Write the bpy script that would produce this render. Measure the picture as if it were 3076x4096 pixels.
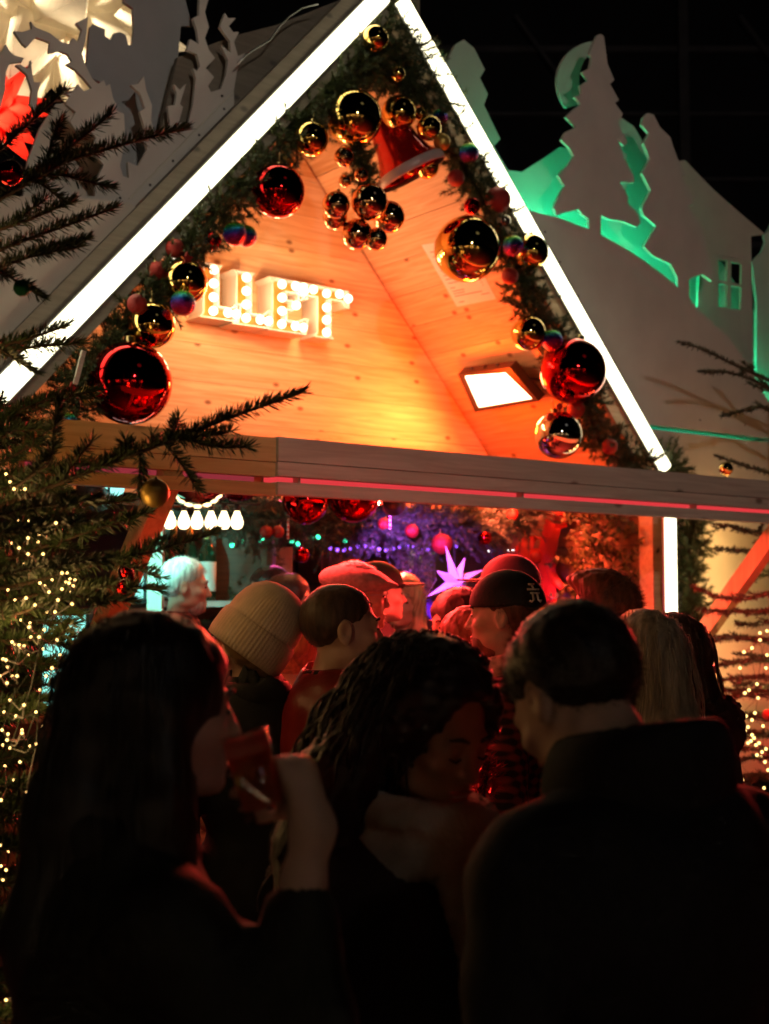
import bpy, bmesh, math, random
import numpy as np
from mathutils import Matrix, Vector, Euler

for o in list(bpy.data.objects):
    bpy.data.objects.remove(o, do_unlink=True)
SC = bpy.context.scene
COL = SC.collection
rnd = random.Random(7)
RAD = math.radians

# ------------------------------------------------------------------ camera, world, light, exposure
FPX, CX, CY, CAMH = 1300.0, 384.5, 512.0, 1.7
PITCH = math.atan(85 / FPX)
cam_d = bpy.data.cameras.new('camera')
cam_d.sensor_fit = 'VERTICAL'
cam_d.sensor_height = 36.0
cam_d.lens = FPX / 1024 * 36.0
cam_d.clip_start = 0.05
cam_d.clip_end = 400
cam_d.dof.use_dof = True
cam_d.dof.focus_distance = 3.45
cam_d.dof.aperture_fstop = 3.4
cam_d.dof.aperture_blades = 7
cam = bpy.data.objects.new('camera', cam_d)
cam.location = (0, 0, CAMH)
cam.rotation_euler = (math.pi / 2 + PITCH, 0, 0)
COL.objects.link(cam)
SC.camera = cam

W = bpy.data.worlds.new('World')
SC.world = W
W.use_nodes = True
wn = W.node_tree
wbg = wn.nodes['Background']
sky = wn.nodes.new('ShaderNodeTexSky')
sky.sky_type = 'NISHITA'
sky.sun_disc = False
sky.sun_elevation = RAD(-4)
sky.sun_rotation = RAD(40)
wn.links.new(sky.outputs[0], wbg.inputs[0])
wbg.inputs[1].default_value = 0.012
moon_d = bpy.data.lights.new('moonlight', 'SUN')
moon_d.energy = 0.004
moon_d.angle = RAD(10)
moon_d.color = (0.8, 0.87, 1.0)
moon = bpy.data.objects.new('moonlight', moon_d)
moon.rotation_euler = (RAD(50), 0, RAD(40))
COL.objects.link(moon)

SC.view_settings.view_transform = 'Standard'
SC.view_settings.look = 'None'
SC.view_settings.exposure = 0.0
SC.view_settings.gamma = 1.0
SC.view_settings.use_curve_mapping = False
SC.render.engine = 'CYCLES'
SC.cycles.use_denoising = True
SC.cycles.max_bounces = 6
SC.cycles.diffuse_bounces = 3
SC.cycles.glossy_bounces = 4
SC.cycles.transmission_bounces = 6
SC.cycles.sample_clamp_indirect = 3.0
SC.cycles.caustics_refractive = False
SC.cycles.caustics_reflective = False

# ------------------------------------------------------------------ pixel helpers (769 x 1024 picture)
ANG = math.atan(1666 / 1300)                       # the hut's gable runs this far right of the view axis
U = np.array([math.sin(ANG), math.cos(ANG), 0.0])  # along the gable
D = np.array([-math.cos(ANG), math.sin(ANG), 0.0]) # into the hut
CAMP = np.array([0, 0, CAMH])

def ray(px, py):
    x = (px - CX) / FPX
    y = (CY - py) / FPX
    return np.array([x, math.cos(PITCH) - y * math.sin(PITCH), math.sin(PITCH) + y * math.cos(PITCH)])

def at(px, py, Y):
    r = ray(px, py)
    return CAMP + r * (Y / r[1])

_a = at(394.8, -16, 6.0)
APEX = np.array([_a[0], _a[1], _a[2]]) + D * 0.075   # the neon face stands 75 mm proud of the gable plane
ZA = float(APEX[2])
HUT = Matrix.Translation((APEX[0], APEX[1], 0)) @ Matrix.Rotation(math.atan2(U[1], U[0]), 4, 'Z')
ID = Matrix.Identity(4)

def G(px, py, q=0.0):
    """pixel -> point of the plane parallel to the gable, q metres behind it (hut coordinates s, q, z)"""
    r = ray(px, py)
    t = float(np.dot(APEX + D * q - CAMP, D) / np.dot(r, D))
    P = CAMP + r * t
    v = P - APEX
    return np.array([float(np.dot(v, U)), q, float(P[2])])

def h2w(p):
    v = HUT @ Vector(p)
    return np.array(v)

def pxm(P, px):
    """size in metres of px pixels at a hut-frame point"""
    return px * float(h2w(P)[1] * math.cos(PITCH) + (h2w(P)[2] - CAMH) * math.sin(PITCH)) / FPX

TAN = 1.135          # roof pitch
COSA = 1 / math.sqrt(1 + TAN * TAN)
SINA = TAN * COSA

# ------------------------------------------------------------------ materials
def new_mat(name):
    m = bpy.data.materials.new(name)
    m.use_nodes = True
    return m, m.node_tree, m.node_tree.nodes['Principled BSDF']

def M(name, col, rough=0.6, metal=0.0, emit=None, es=0.0, var=0.25, vscale=6.0, bump=0.0, bscale=60.0,
      trans=0.0, coat=0.0, sample=True, sheen=0.0, sss=0.0, stretch=(1, 1, 1), ior=1.45):
    m, nt, b = new_mat(name)
    tc = nt.nodes.new('ShaderNodeTexCoord')
    mp = nt.nodes.new('ShaderNodeMapping')
    mp.inputs['Scale'].default_value = stretch
    nt.links.new(tc.outputs['Object'], mp.inputs[0])
    nz = nt.nodes.new('ShaderNodeTexNoise')
    nz.inputs['Scale'].default_value = vscale
    nz.inputs['Detail'].default_value = 5
    nt.links.new(mp.outputs[0], nz.inputs[0])
    rp = nt.nodes.new('ShaderNodeMapRange')
    rp.inputs[1].default_value = 0.3
    rp.inputs[2].default_value = 0.7
    rp.inputs[3].default_value = 1 - var
    rp.inputs[4].default_value = 1 + var * 0.6
    nt.links.new(nz.outputs[0], rp.inputs[0])
    mx = nt.nodes.new('ShaderNodeVectorMath')
    mx.operation = 'SCALE'
    mx.inputs[0].default_value = col
    nt.links.new(rp.outputs[0], mx.inputs['Scale'])
    nt.links.new(mx.outputs[0], b.inputs['Base Color'])
    b.inputs['Roughness'].default_value = rough
    b.inputs['Metallic'].default_value = metal
    b.inputs['IOR'].default_value = ior
    if trans: b.inputs['Transmission Weight'].default_value = trans
    if coat: b.inputs['Coat Weight'].default_value = coat
    if sheen:
        b.inputs['Sheen Weight'].default_value = sheen
        b.inputs['Sheen Roughness'].default_value = 0.5
    if sss:
        b.inputs['Subsurface Weight'].default_value = sss
        b.inputs['Subsurface Radius'].default_value = (0.012, 0.005, 0.003)
    if emit is not None:
        b.inputs['Emission Color'].default_value = (*emit, 1)
        b.inputs['Emission Strength'].default_value = es
        if not sample: m.cycles.emission_sampling = 'NONE'
    if bump:
        nb = nt.nodes.new('ShaderNodeTexNoise')
        nb.inputs['Scale'].default_value = bscale
        nb.inputs['Detail'].default_value = 4
        nt.links.new(mp.outputs[0], nb.inputs[0])
        bp = nt.nodes.new('ShaderNodeBump')
        bp.inputs['Strength'].default_value = bump
        bp.inputs['Distance'].default_value = 0.004
        nt.links.new(nb.outputs[0], bp.inputs['Height'])
        nt.links.new(bp.outputs[0], b.inputs['Normal'])
    return m

def WOOD(name, c1, c2, knot, axis=0, rough=0.55, gscale=5.0, knots=4.2, flat=None):
    """spruce boards: grain along one object axis, a few knots, each board its own tone"""
    m, nt, b = new_mat(name)
    N, L = nt.nodes.new, nt.links.new
    tc = N('ShaderNodeTexCoord')
    oi = N('ShaderNodeObjectInfo')
    ad = N('ShaderNodeVectorMath'); ad.operation = 'ADD'
    L(tc.outputs['Object'], ad.inputs[0])
    rs = N('ShaderNodeVectorMath'); rs.operation = 'SCALE'
    rs.inputs[0].default_value = (13.1, 7.7, 5.3)
    L(oi.outputs['Random'], rs.inputs['Scale'])
    L(rs.outputs[0], ad.inputs[1])
    mp = N('ShaderNodeMapping')
    sc = [9.0, 9.0, 9.0]; sc[axis] = 0.55
    mp.inputs['Scale'].default_value = sc
    L(ad.outputs[0], mp.inputs[0])
    nz = N('ShaderNodeTexNoise'); nz.inputs['Scale'].default_value = gscale
    nz.inputs['Detail'].default_value = 7; nz.inputs['Distortion'].default_value = 0.8
    L(mp.outputs[0], nz.inputs[0])
    cr = N('ShaderNodeValToRGB')
    cr.color_ramp.elements[0].position = 0.32; cr.color_ramp.elements[0].color = (*c2, 1)
    cr.color_ramp.elements[1].position = 0.66; cr.color_ramp.elements[1].color = (*c1, 1)
    L(nz.outputs[0], cr.inputs[0])
    sx = N('ShaderNodeSeparateXYZ'); L(ad.outputs[0], sx.inputs[0])
    ca, cb = axis, ({0: 2, 1: 0, 2: 0}[axis])
    cmb = N('ShaderNodeCombineXYZ'); L(sx.outputs[ca], cmb.inputs[0]); L(sx.outputs[cb], cmb.inputs[1])
    mk = N('ShaderNodeMapping')
    mk.inputs['Scale'].default_value = (0.6, 1.3 if axis == 1 else 1.0, 1.0)
    L(cmb.outputs[0], mk.inputs[0])
    vo = N('ShaderNodeTexVoronoi'); vo.voronoi_dimensions = '2D'; vo.inputs['Scale'].default_value = knots
    L(mk.outputs[0], vo.inputs[0])
    kr = N('ShaderNodeMapRange'); kr.interpolation_type = 'SMOOTHSTEP'
    kr.inputs[1].default_value = 0.02; kr.inputs[2].default_value = 0.075
    kr.inputs[3].default_value = 0.85; kr.inputs[4].default_value = 0.0
    L(vo.outputs['Distance'], kr.inputs[0])
    mx = N('ShaderNodeMixRGB'); mx.inputs[2].default_value = (*knot, 1)
    L(kr.outputs[0], mx.inputs[0]); L(cr.outputs[0], mx.inputs[1])
    hv = N('ShaderNodeHueSaturation')
    vr = N('ShaderNodeMapRange'); vr.inputs[3].default_value = 1 - 0.16; vr.inputs[4].default_value = 1.1
    L(oi.outputs['Random'], vr.inputs[0]); L(vr.outputs[0], hv.inputs['Value'])
    L(mx.outputs[0], hv.inputs['Color'])
    L(hv.outputs[0], b.inputs['Base Color'])
    b.inputs['Roughness'].default_value = rough
    bp = N('ShaderNodeBump'); bp.inputs['Strength'].default_value = 0.25; bp.inputs['Distance'].default_value = 0.003
    L(nz.outputs[0], bp.inputs['Height']); L(bp.outputs[0], b.inputs['Normal'])
    return m

def EM(name, col, s, sample=True):
    m = bpy.data.materials.new(name); m.use_nodes = True
    nt = m.node_tree; nt.nodes.clear()
    e = nt.nodes.new('ShaderNodeEmission'); o = nt.nodes.new('ShaderNodeOutputMaterial')
    nz = nt.nodes.new('ShaderNodeTexNoise'); nz.inputs['Scale'].default_value = 3
    mr = nt.nodes.new('ShaderNodeMapRange'); mr.inputs[3].default_value = s * 0.93; mr.inputs[4].default_value = s * 1.07
    nt.links.new(nz.outputs[0], mr.inputs[0]); nt.links.new(mr.outputs[0], e.inputs[1])
    e.inputs[0].default_value = (*col, 1)
    nt.links.new(e.outputs[0], o.inputs[0])
    if not sample: m.cycles.emission_sampling = 'NONE'
    return m

# ------------------------------------------------------------------ mesh helpers
class MB:
    def __init__(s): s.v = []; s.f = []; s.n = 0
    def add(s, v, f):
        v = np.asarray(v, float).reshape(-1, 3)
        s.v.append(v); s.f += [tuple(i + s.n for i in q) for q in f]; s.n += len(v)
        return s
    def box(s, c, size, R=None):
        x, y, z = [a / 2 for a in size]
        v = np.array([(-x,-y,-z),(x,-y,-z),(x,y,-z),(-x,y,-z),(-x,-y,z),(x,-y,z),(x,y,z),(-x,y,z)])
        if R is not None: v = v @ np.array(R).T
        return s.add(v + np.array(c), [(0,3,2,1),(4,5,6,7),(0,1,5,4),(1,2,6,5),(2,3,7,6),(3,0,4,7)])
    def cyl(s, p0, p1, r0, r1=None, n=10, caps=True):
        return s.tube([p0, p1], [r0, r0 if r1 is None else r1], n, caps)
    def tube(s, pts, rad, n=8, caps=True):
        pts = np.asarray(pts, float)
        if np.isscalar(rad): rad = [rad] * len(pts)
        t = np.gradient(pts, axis=0) if len(pts) > 2 else np.array([pts[1] - pts[0]] * 2)
        t /= np.linalg.norm(t, axis=1)[:, None] + 1e-12
        ref = np.array([0, 0, 1.0]) if abs(t[0][2]) < 0.9 else np.array([1.0, 0, 0])
        V = []
        for i in range(len(pts)):
            a = np.cross(t[i], ref); a /= np.linalg.norm(a) + 1e-12
            b = np.cross(a, t[i]); ref = b
            an = np.arange(n) * 2 * math.pi / n
            V.append(pts[i] + rad[i] * (np.cos(an)[:, None] * a + np.sin(an)[:, None] * b))
        f = []
        for i in range(len(pts) - 1):
            for j in range(n):
                k = (j + 1) % n
                f.append((i*n+j, i*n+k, (i+1)*n+k, (i+1)*n+j))
        if caps:
            f.append(tuple(range(n))[::-1]); f.append(tuple((len(pts)-1)*n + j for j in range(n)))
        return s.add(np.concatenate(V), f)
    def sphere(s, c, r, n=16, m=10, sq=(1,1,1), R=None):
        V = []; f = []
        for i in range(m + 1):
            th = math.pi * i / m
            for j in range(n):
                ph = 2 * math.pi * j / n
                V.append((math.sin(th)*math.cos(ph)*sq[0]*r, math.sin(th)*math.sin(ph)*sq[1]*r, math.cos(th)*sq[2]*r))
        for i in range(m):
            for j in range(n):
                k = (j + 1) % n
                f.append((i*n+j, (i+1)*n+j, (i+1)*n+k, i*n+k))
        V = np.array(V)
        if R is not None: V = V @ np.array(R).T
        return s.add(V + np.array(c), f)
    def lathe(s, prof, n=24, c=(0,0,0), R=None, mod=None):
        """prof: list of (r, z)"""
        V = []; f = []
        for r, z in prof:
            for j in range(n):
                a = 2 * math.pi * j / n
                rr = r * (mod(a, z) if mod else 1)
                V.append((rr*math.cos(a), rr*math.sin(a), z))
        m = len(prof)
        for i in range(m - 1):
            for j in range(n):
                k = (j + 1) % n
                f.append((i*n+j, i*n+k, (i+1)*n+k, (i+1)*n+j))
        V = np.array(V)
        if R is not None: V = V @ np.array(R).T
        return s.add(V + np.array(c), f)
    def prism(s, poly, fn, t0, t1):
        """poly 2-D points; fn(a, b, t) -> 3-D; extruded from t0 to t1"""
        n = len(poly)
        v = [fn(a, b, t0) for a, b in poly] + [fn(a, b, t1) for a, b in poly]
        f = [tuple(range(n)), tuple(range(2*n-1, n-1, -1))]
        for i in range(n):
            k = (i + 1) % n
            f.append((i, i+n, k+n, k))
        return s.add(v, f)
    def data(s):
        return (np.concatenate(s.v) if s.v else np.zeros((0, 3))), s.f

WM = {}
def _mesh(name, v, f, mat, smooth):
    me = bpy.data.meshes.new(name)
    if isinstance(f, np.ndarray):
        me.from_pydata(v.tolist(), [], f.tolist())
    else:
        me.from_pydata([tuple(p) for p in v], [], f)
    me.update()
    if mat is not None:
        for x in (mat if isinstance(mat, (list, tuple)) else [mat]): me.materials.append(x)
    if smooth:
        me.polygons.foreach_set('use_smooth', np.ones(len(me.polygons), bool))
    return me

def tag(o, label, cat=None, group=None, kind=None):
    if label: o['label'] = label
    if cat: o['category'] = cat
    if group: o['group'] = group
    if kind: o['kind'] = kind
    return o

def place(o, Wm, parent=None):
    COL.objects.link(o)
    WM[o.name] = Wm
    if parent is not None:
        o.parent = parent
        o.matrix_basis = WM[parent.name].inverted() @ Wm
    else:
        o.matrix_basis = Wm
    return o

def add(name, geo, mat, parent=None, frame=ID, label=None, cat=None, group=None, kind=None, smooth=False, recenter=True, fix=False):
    v, f = geo.data() if isinstance(geo, MB) else geo
    v = np.asarray(v, float)
    if recenter:
        lo, hi = v.min(0), v.max(0)
        c = np.array([(lo[0]+hi[0])/2, (lo[1]+hi[1])/2, lo[2]])
    else:
        c = np.zeros(3)
    me = _mesh(name, v - c, f, mat, smooth)
    if fix:
        bm = bmesh.new(); bm.from_mesh(me)
        bmesh.ops.recalc_face_normals(bm, faces=bm.faces)
        bm.to_mesh(me); bm.free()
        if smooth: me.polygons.foreach_set('use_smooth', np.ones(len(me.polygons), bool))
    o = bpy.data.objects.new(name, me)
    place(o, frame @ Matrix.Translation(Vector(c)), parent)
    return tag(o, label, cat, group, kind)

def inst(name, me, Wm, parent=None, label=None, cat=None, group=None):
    o = bpy.data.objects.new(name, me)
    place(o, Wm, parent)
    return tag(o, label, cat, group)

def thing(name, label, cat, loc, frame=ID, group=None, rot=None):
    o = bpy.data.objects.new(name, None)
    o.empty_display_size = 0.1
    Wm = frame @ Matrix.Translation(Vector(loc))
    if rot is not None: Wm = Wm @ rot
    place(o, Wm)
    return tag(o, label, cat, group)

def lamp(name, kind, loc, energy, col, parent=None, frame=ID, size=0.1, target=None, spot=None, blend=0.4, size_y=None):
    d = bpy.data.lights.new(name, kind)
    d.energy = energy; d.color = col
    if kind == 'AREA':
        d.size = size
        if size_y: d.shape = 'RECTANGLE'; d.size_y = size_y
    elif kind in ('POINT', 'SPOT'): d.shadow_soft_size = size
    if kind == 'SPOT': d.spot_size = RAD(spot or 60); d.spot_blend = blend
    o = bpy.data.objects.new(name, d)
    p = frame @ Vector(loc)
    R = ID
    if target is not None:
        t = frame @ Vector(target)
        R = (t - p).to_track_quat('-Z', 'Y').to_matrix().to_4x4()
    place(o, Matrix.Translation(p) @ R, parent)
    return o

# ------------------------------------------------------------------ shared materials
m_spruce_q = WOOD('spruce_boards_roof', (0.80, 0.62, 0.40), (0.62, 0.41, 0.22), (0.16, 0.07, 0.03), axis=1, flat=2)
m_spruce_s = WOOD('spruce_boards_wall', (0.80, 0.62, 0.40), (0.62, 0.41, 0.22), (0.16, 0.07, 0.03), axis=0, flat=1)
m_greywood = WOOD('weathered_grey_boards', (0.24, 0.205, 0.16), (0.19, 0.16, 0.12), (0.08, 0.07, 0.06), axis=0, rough=0.7)
m_white_beam = WOOD('limewashed_timber', (0.62, 0.56, 0.45), (0.46, 0.40, 0.31), (0.14, 0.09, 0.05), axis=0, rough=0.65, knots=3.0, flat=1)
m_lit_beam = WOOD('lit_yellow_pine_timber', (0.66, 0.47, 0.20), (0.52, 0.35, 0.13), (0.18, 0.09, 0.03), axis=0, rough=0.6, knots=2.2)  # yellow tint carries the fairy-light glow on the left beam
m_brace = WOOD('pine_brace_timber', (0.62, 0.42, 0.19), (0.48, 0.30, 0.12), (0.18, 0.09, 0.03), axis=2, rough=0.6)
m_panel = M('white_painted_plywood', (0.66, 0.63, 0.58), rough=0.6, var=0.09, vscale=4, bump=0.08, bscale=40)
m_ply_edge = M('cream_painted_plywood', (0.68, 0.64, 0.55), rough=0.6, var=0.08, vscale=5, bump=0.08, bscale=40)
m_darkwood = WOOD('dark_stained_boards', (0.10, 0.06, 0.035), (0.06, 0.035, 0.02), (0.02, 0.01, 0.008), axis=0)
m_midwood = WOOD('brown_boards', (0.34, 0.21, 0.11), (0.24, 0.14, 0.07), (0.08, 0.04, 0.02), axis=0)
m_metal = M('dark_grey_metal', (0.10, 0.10, 0.11), rough=0.4, metal=0.8, var=0.15)
m_alu = M('brushed_aluminium', (0.55, 0.55, 0.55), rough=0.35, metal=1.0, var=0.1)
m_neon = EM('neon_diffuser_light', (1.0, 0.92, 0.60), 4.2)
m_black = M('black_plastic', (0.02, 0.02, 0.022), rough=0.45, var=0.2)

# ------------------------------------------------------------------ ground
def make_ground():
    m, nt, b = new_mat('dark_wet_paving')
    N, L = nt.nodes.new, nt.links.new
    tc = N('ShaderNodeTexCoord')
    br = N('ShaderNodeTexBrick')
    br.inputs['Scale'].default_value = 1.0
    br.inputs['Brick Width'].default_value = 0.20; br.inputs['Row Height'].default_value = 0.10
    br.inputs['Mortar Size'].default_value = 0.006
    br.inputs['Color1'].default_value = (0.07, 0.065, 0.06, 1); br.inputs['Color2'].default_value = (0.10, 0.095, 0.09, 1)
    br.inputs['Mortar'].default_value = (0.02, 0.02, 0.02, 1)
    L(tc.outputs['Object'], br.inputs[0]); L(br.outputs[0], b.inputs['Base Color'])
    b.inputs['Roughness'].default_value = 0.45
    add('ground', MB().add([(-80,-60,0),(80,-60,0),(80,140,0),(-80,140,0)], [(0,1,2,3)]), m, kind='structure', recenter=False)
make_ground()

# dark hall far behind the hut, barely lit
hall = thing('dark_hall', 'large unlit hall with faint girders against the black night sky', 'building', (4, 24, 0))
m_hall = M('dark_cladding', (0.03, 0.028, 0.034), rough=0.8, var=0.3, vscale=0.7)  # near-black cladding with slight random tone
m_hall2 = M('dim_girder_paint', (0.16, 0.14, 0.15), rough=0.7, var=0.3, vscale=2)
add('wall', MB().box((8, 24.5, 8), (56, 1, 16)), m_hall, hall)
for k in range(9):
    add('girder', MB().box((8, 23.9, 4.5 + 1.25 * k), (55, 0.12, 0.06 + 0.05 * (k % 3 == 0))), m_hall2, hall)
for k in range(8):
    x0 = -12 + 4.2 * k
    a = math.atan2(6, 4.2)
    add('diagonal_brace', MB().box((x0, 23.7, 9.2), (8.2, 0.1, 0.07), np.array(Matrix.Rotation(a, 3, 'Y'))), m_hall2, hall)
for k in range(10):
    add('column', MB().box((-16 + 5.4 * k, 23.8, 8), (0.18, 0.2, 15.9)), m_hall2, hall)

# ------------------------------------------------------------------ the hut (hut frame: s along the gable, q into the hut, z up)
hut = thing('market_hut', 'spruce gabled market hut with glowing neon edge and open bar front', 'hut', (0, 1.5, 0), HUT)
QB = 1.11            # depth of the lit porch gable
EAVE = 2.02
def zr(s, off=0.0): return ZA - TAN * abs(s) - off / COSA

def slope_box(mb, side, a0, a1, q0, q1, t0, t1):
    """block on a roof slope: a = distance down the slope from the ridge, t = normal offset (positive = outwards)"""
    P = []
    for a in (a0, a1):
        for q in (q0, q1):
            for t in (t0, t1):
                s = side * (a * COSA + t * SINA); z = ZA - a * SINA + t * COSA
                P.append((s, q, z))
    f = [(0,1,3,2),(4,6,7,5),(0,4,5,1),(2,3,7,6),(0,2,6,4),(1,5,7,3)]
    return mb.add(P, f)

LSL = EAVE / COSA
# inner boards of both slopes, each board a part
for side in (-1, 1):
    a = 0.05; i = 0
    while a < LSL - 0.02:
        w = 0.205
        a1 = min(a + w, LSL)
        add('roof_board', slope_box(MB(), side, a + 0.0015, a1 - 0.0015, 0.0, QB + 0.02, -0.075 - 0.001 * (i % 2), -0.05), m_spruce_q, hut, HUT, fix=True)
        a = a1; i += 1
    add('roof_slab', slope_box(MB(), side, -0.02, LSL + 0.12, 0.001, 3.7, -0.049, 0.02), m_greywood, hut, HUT, fix=True)
# gable end wall, horizontal boards clipped by the slopes
z = 2.22; i = 0
while z < ZA - 0.2:
    z1 = min(z + 0.2, ZA - 0.12)
    w0 = (ZA - 0.09 / COSA - z) / TAN; w1 = max((ZA - 0.09 / COSA - z1) / TAN, 0.01)
    poly = [(-w0, z + 0.001), (w0, z + 0.001), (w1, z1 - 0.001), (-w1, z1 - 0.001)]
    add('wall_board', MB().prism(poly, lambda a, b, t: (a, t, b), QB - 0.001 * (i % 2), QB + 0.024), m_spruce_s, hut, HUT, fix=True)
    z = z1; i += 1
# flat ceiling, side and back walls of the bar room
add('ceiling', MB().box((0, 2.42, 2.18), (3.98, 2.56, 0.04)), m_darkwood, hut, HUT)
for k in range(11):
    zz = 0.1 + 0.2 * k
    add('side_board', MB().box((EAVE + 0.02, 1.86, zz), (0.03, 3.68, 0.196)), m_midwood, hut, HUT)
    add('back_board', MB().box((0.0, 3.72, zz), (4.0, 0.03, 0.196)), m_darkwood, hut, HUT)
add('corner_post', MB().box((EAVE - 0.06, 0.06, 1.1), (0.12, 0.10, 2.2)), m_spruce_s, hut, HUT)
add('corner_post', MB().box((-EAVE + 0.06, 0.06, 1.1), (0.12, 0.10, 2.2)), m_spruce_s, hut, HUT)
# broad grey verge board left of the neon, narrow one on the right
def verge(side, o0, o1, q0, q1, a0, a1):
    return slope_box(MB(), side, a0, a1, q0, q1, o0, o1)
add('verge_board', verge(-1, 0.0, 0.118, -0.04, 0.0, -0.05, LSL + 0.3), m_greywood, hut, HUT, fix=True)
add('verge_board', verge(-1, -0.10, -0.003, -0.035, 0.0, 0.1, LSL + 0.3), m_greywood, hut, HUT, fix=True)
add('verge_board', verge(1, -0.13, -0.002, -0.035, 0.0, 0.12, LSL + 0.02), m_spruce_s, hut, HUT, fix=True)
add('verge_board', verge(1, 0.0, 0.05, -0.04, 0.0, -0.05, LSL + 0.02), m_greywood, hut, HUT, fix=True)
# raised dark boards of the roof seen past the verge
_re = [G(x, y, 0.10) for x, y in [(150, 196), (165, 110), (178, 57), (233, 36), (276, 25), (332, 3), (420, -32), (420, 40), (300, 130)]]
for _i in range(1):
    add('roof_edge_board', MB().prism([(p[0], p[2]) for p in _re], lambda a, b, t: (a, t, b), 0.10, 0.13), m_greywood, hut, HUT, fix=True)
cablepts = [G(x, y, -0.055) for x, y in [(238, 63), (246, 55), (258, 47), (270, 40), (279, 27), (290, 16), (302, 8), (318, 4)]]
add('cable', MB().tube(cablepts, 0.004, 6), m_alu, hut, HUT, smooth=True)

# bar counter inside
add('bar_counter', MB().box((0.35, 2.05, 0.52), (2.9, 0.5, 1.04)), m_midwood, hut, HUT)
add('counter_top', MB().box((0.35, 2.05, 1.065), (3.0, 0.6, 0.045)), m_spruce_s, hut, HUT)

# ------------------------------------------------------------------ neon light strips
def neon(label, p0, p1, w=0.098):
    p0 = np.array(p0); p1 = np.array(p1)
    dv = p1 - p0; L = np.linalg.norm(dv); x = dv / L
    y = np.array([0, 1.0, 0]); zz = np.cross(x, y)
    R = np.stack([x, y, zz], 1)
    t = thing('light_strip', label, 'light strip', (p0 + p1) / 2, HUT, 'neon strips along the hut edge')
    add('channel', MB().box((p0 + p1) / 2 + np.array([0, -0.049, 0]), (L, 0.016, w + 0.012), R), m_alu, t, HUT)
    mb = MB()
    n = 7; prof = [(math.cos(k * math.pi / (n - 1)), math.sin(k * math.pi / (n - 1))) for k in range(n)]
    V = []
    for e in (-L / 2, L / 2):
        for c, s_ in prof:
            V.append((p0 + p1) / 2 + x * e + np.array([0, -0.057 - 0.035 * s_, 0]) + zz * (c * w / 2))
    f = [(i, i+1, n+i+1, n+i) for i in range(n - 1)] + [tuple(range(n))[::-1], tuple(range(n, 2*n)), (0, n, 2*n-1, n-1)]
    add('diffuser', mb.add(V, f), m_neon, t, HUT, fix=True)
    return t
neon('white neon strip up the left slope of the gable', (-0.06, 0, zr(0.06)), (-2.06, 0, zr(2.06)), 0.088)
neon('white neon strip down the right slope of the gable', (0.05, 0, zr(0.05)), (1.93, 0, zr(1.93)), 0.082)
sv = G(662, 560)[0]
neon('upright white neon strip on the right corner post below the beam', (sv, 0, 0.35), (sv, 0, 2.20), 0.080)

# ------------------------------------------------------------------ canopy beams in front of the hut
QC = -0.8
tl = G(280, 440, QC); tr = G(769, 480, QC)
ZT = (tl[2] + tr[2]) / 2
def beam(name, label, s0, s1, q, mat, ztop):
    t = thing(name, label, 'beam', ((s0 + s1) / 2, q, ztop - 0.22), HUT, 'canopy beams in front of the hut')
    L = s1 - s0; c = (s0 + s1) / 2
    add('top_board', MB().box((c, q, ztop - 0.044), (L, 0.05, 0.088)), mat, t, HUT)
    add('middle_board', MB().box((c, q + 0.004, ztop - 0.1165), (L, 0.05, 0.051)), mat, t, HUT)
    add('bottom_board', MB().box((c, q + 0.002, ztop - 0.188), (L, 0.05, 0.046)), mat, t, HUT)
    add('inner_board', MB().box((c, q + 0.09, ztop - 0.10), (L, 0.028, 0.2)), mat, t, HUT)
    for k in range(int(L / 1.15) + 1):
        x = s0 + 0.12 + k * 1.15
        if x < s1 - 0.05: add('spacer', MB().box((x, q + 0.035, ztop - 0.151), (0.008, 0.04, 0.03)), mat, t, HUT)
    return t
JS = G(268, 440, QC)[0]
beam('canopy_beam', 'whitewashed timber beam running right in front of the gable', JS + 0.03, 3.2, QC, m_white_beam, ZT)
beam('canopy_beam', 'pine beam coloured with yellow fairy light behind the left fir branches', G(26, 426, QC)[0], JS + 0.027, QC + 0.012, m_lit_beam, ZT - 0.004)
# red light line glowing through the slit of the beams
m_redstrip = EM('red_led_light', (1.0, 0.06, 0.07), 0.75)
add('led_line', MB().box(((JS + 3.2) / 2, QC + 0.06, ZT - 0.151), (3.2 - JS - 0.05, 0.012, 0.05)), m_redstrip, None, HUT,
    label='red LED line glowing through the slit of the whitewashed beam', cat='light strip', group='red LED lines in the beams')
m_redstrip2 = EM('dim_red_led_light', (1.0, 0.10, 0.14), 0.28)
add('led_line', MB().box(((JS + G(26, 426, QC)[0]) / 2, QC + 0.06, ZT - 0.152), (JS - G(26, 426, QC)[0] - 0.05, 0.012, 0.05)), m_redstrip2, None, HUT,
    label='dim red LED line in the slit of the pine beam', cat='light strip', group='red LED lines in the beams')
def brace(label, px, py):
    T = G(px, py, QC + 0.04); B = T + np.array([0, -QC - 0.05, QC * 1.02 - 0.02])
    T = T + np.array([0, -0.02, 0.03])
    dv = B - T; L = np.linalg.norm(dv); z = dv / L; x = np.array([1.0, 0, 0]); y = np.cross(z, x)
    R = np.stack([x, y, z], 1)
    mb = MB().box((T + B) / 2, (0.075, 0.085, L), R)
    add('brace', mb, m_brace, None, HUT, label=label, cat='brace', group='diagonal braces under the beam')
_ll = bpy.data.objects['led_line']
lamp('led_glow', 'AREA', ((JS + 3.2) / 2, QC - 0.005, ZT - 0.225), 270, (1.0, 0.035, 0.03), _ll, HUT, size=3.2 - JS, size_y=0.03, target=((JS + 3.2) / 2, QC - 0.6, ZT - 1.2))
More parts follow.
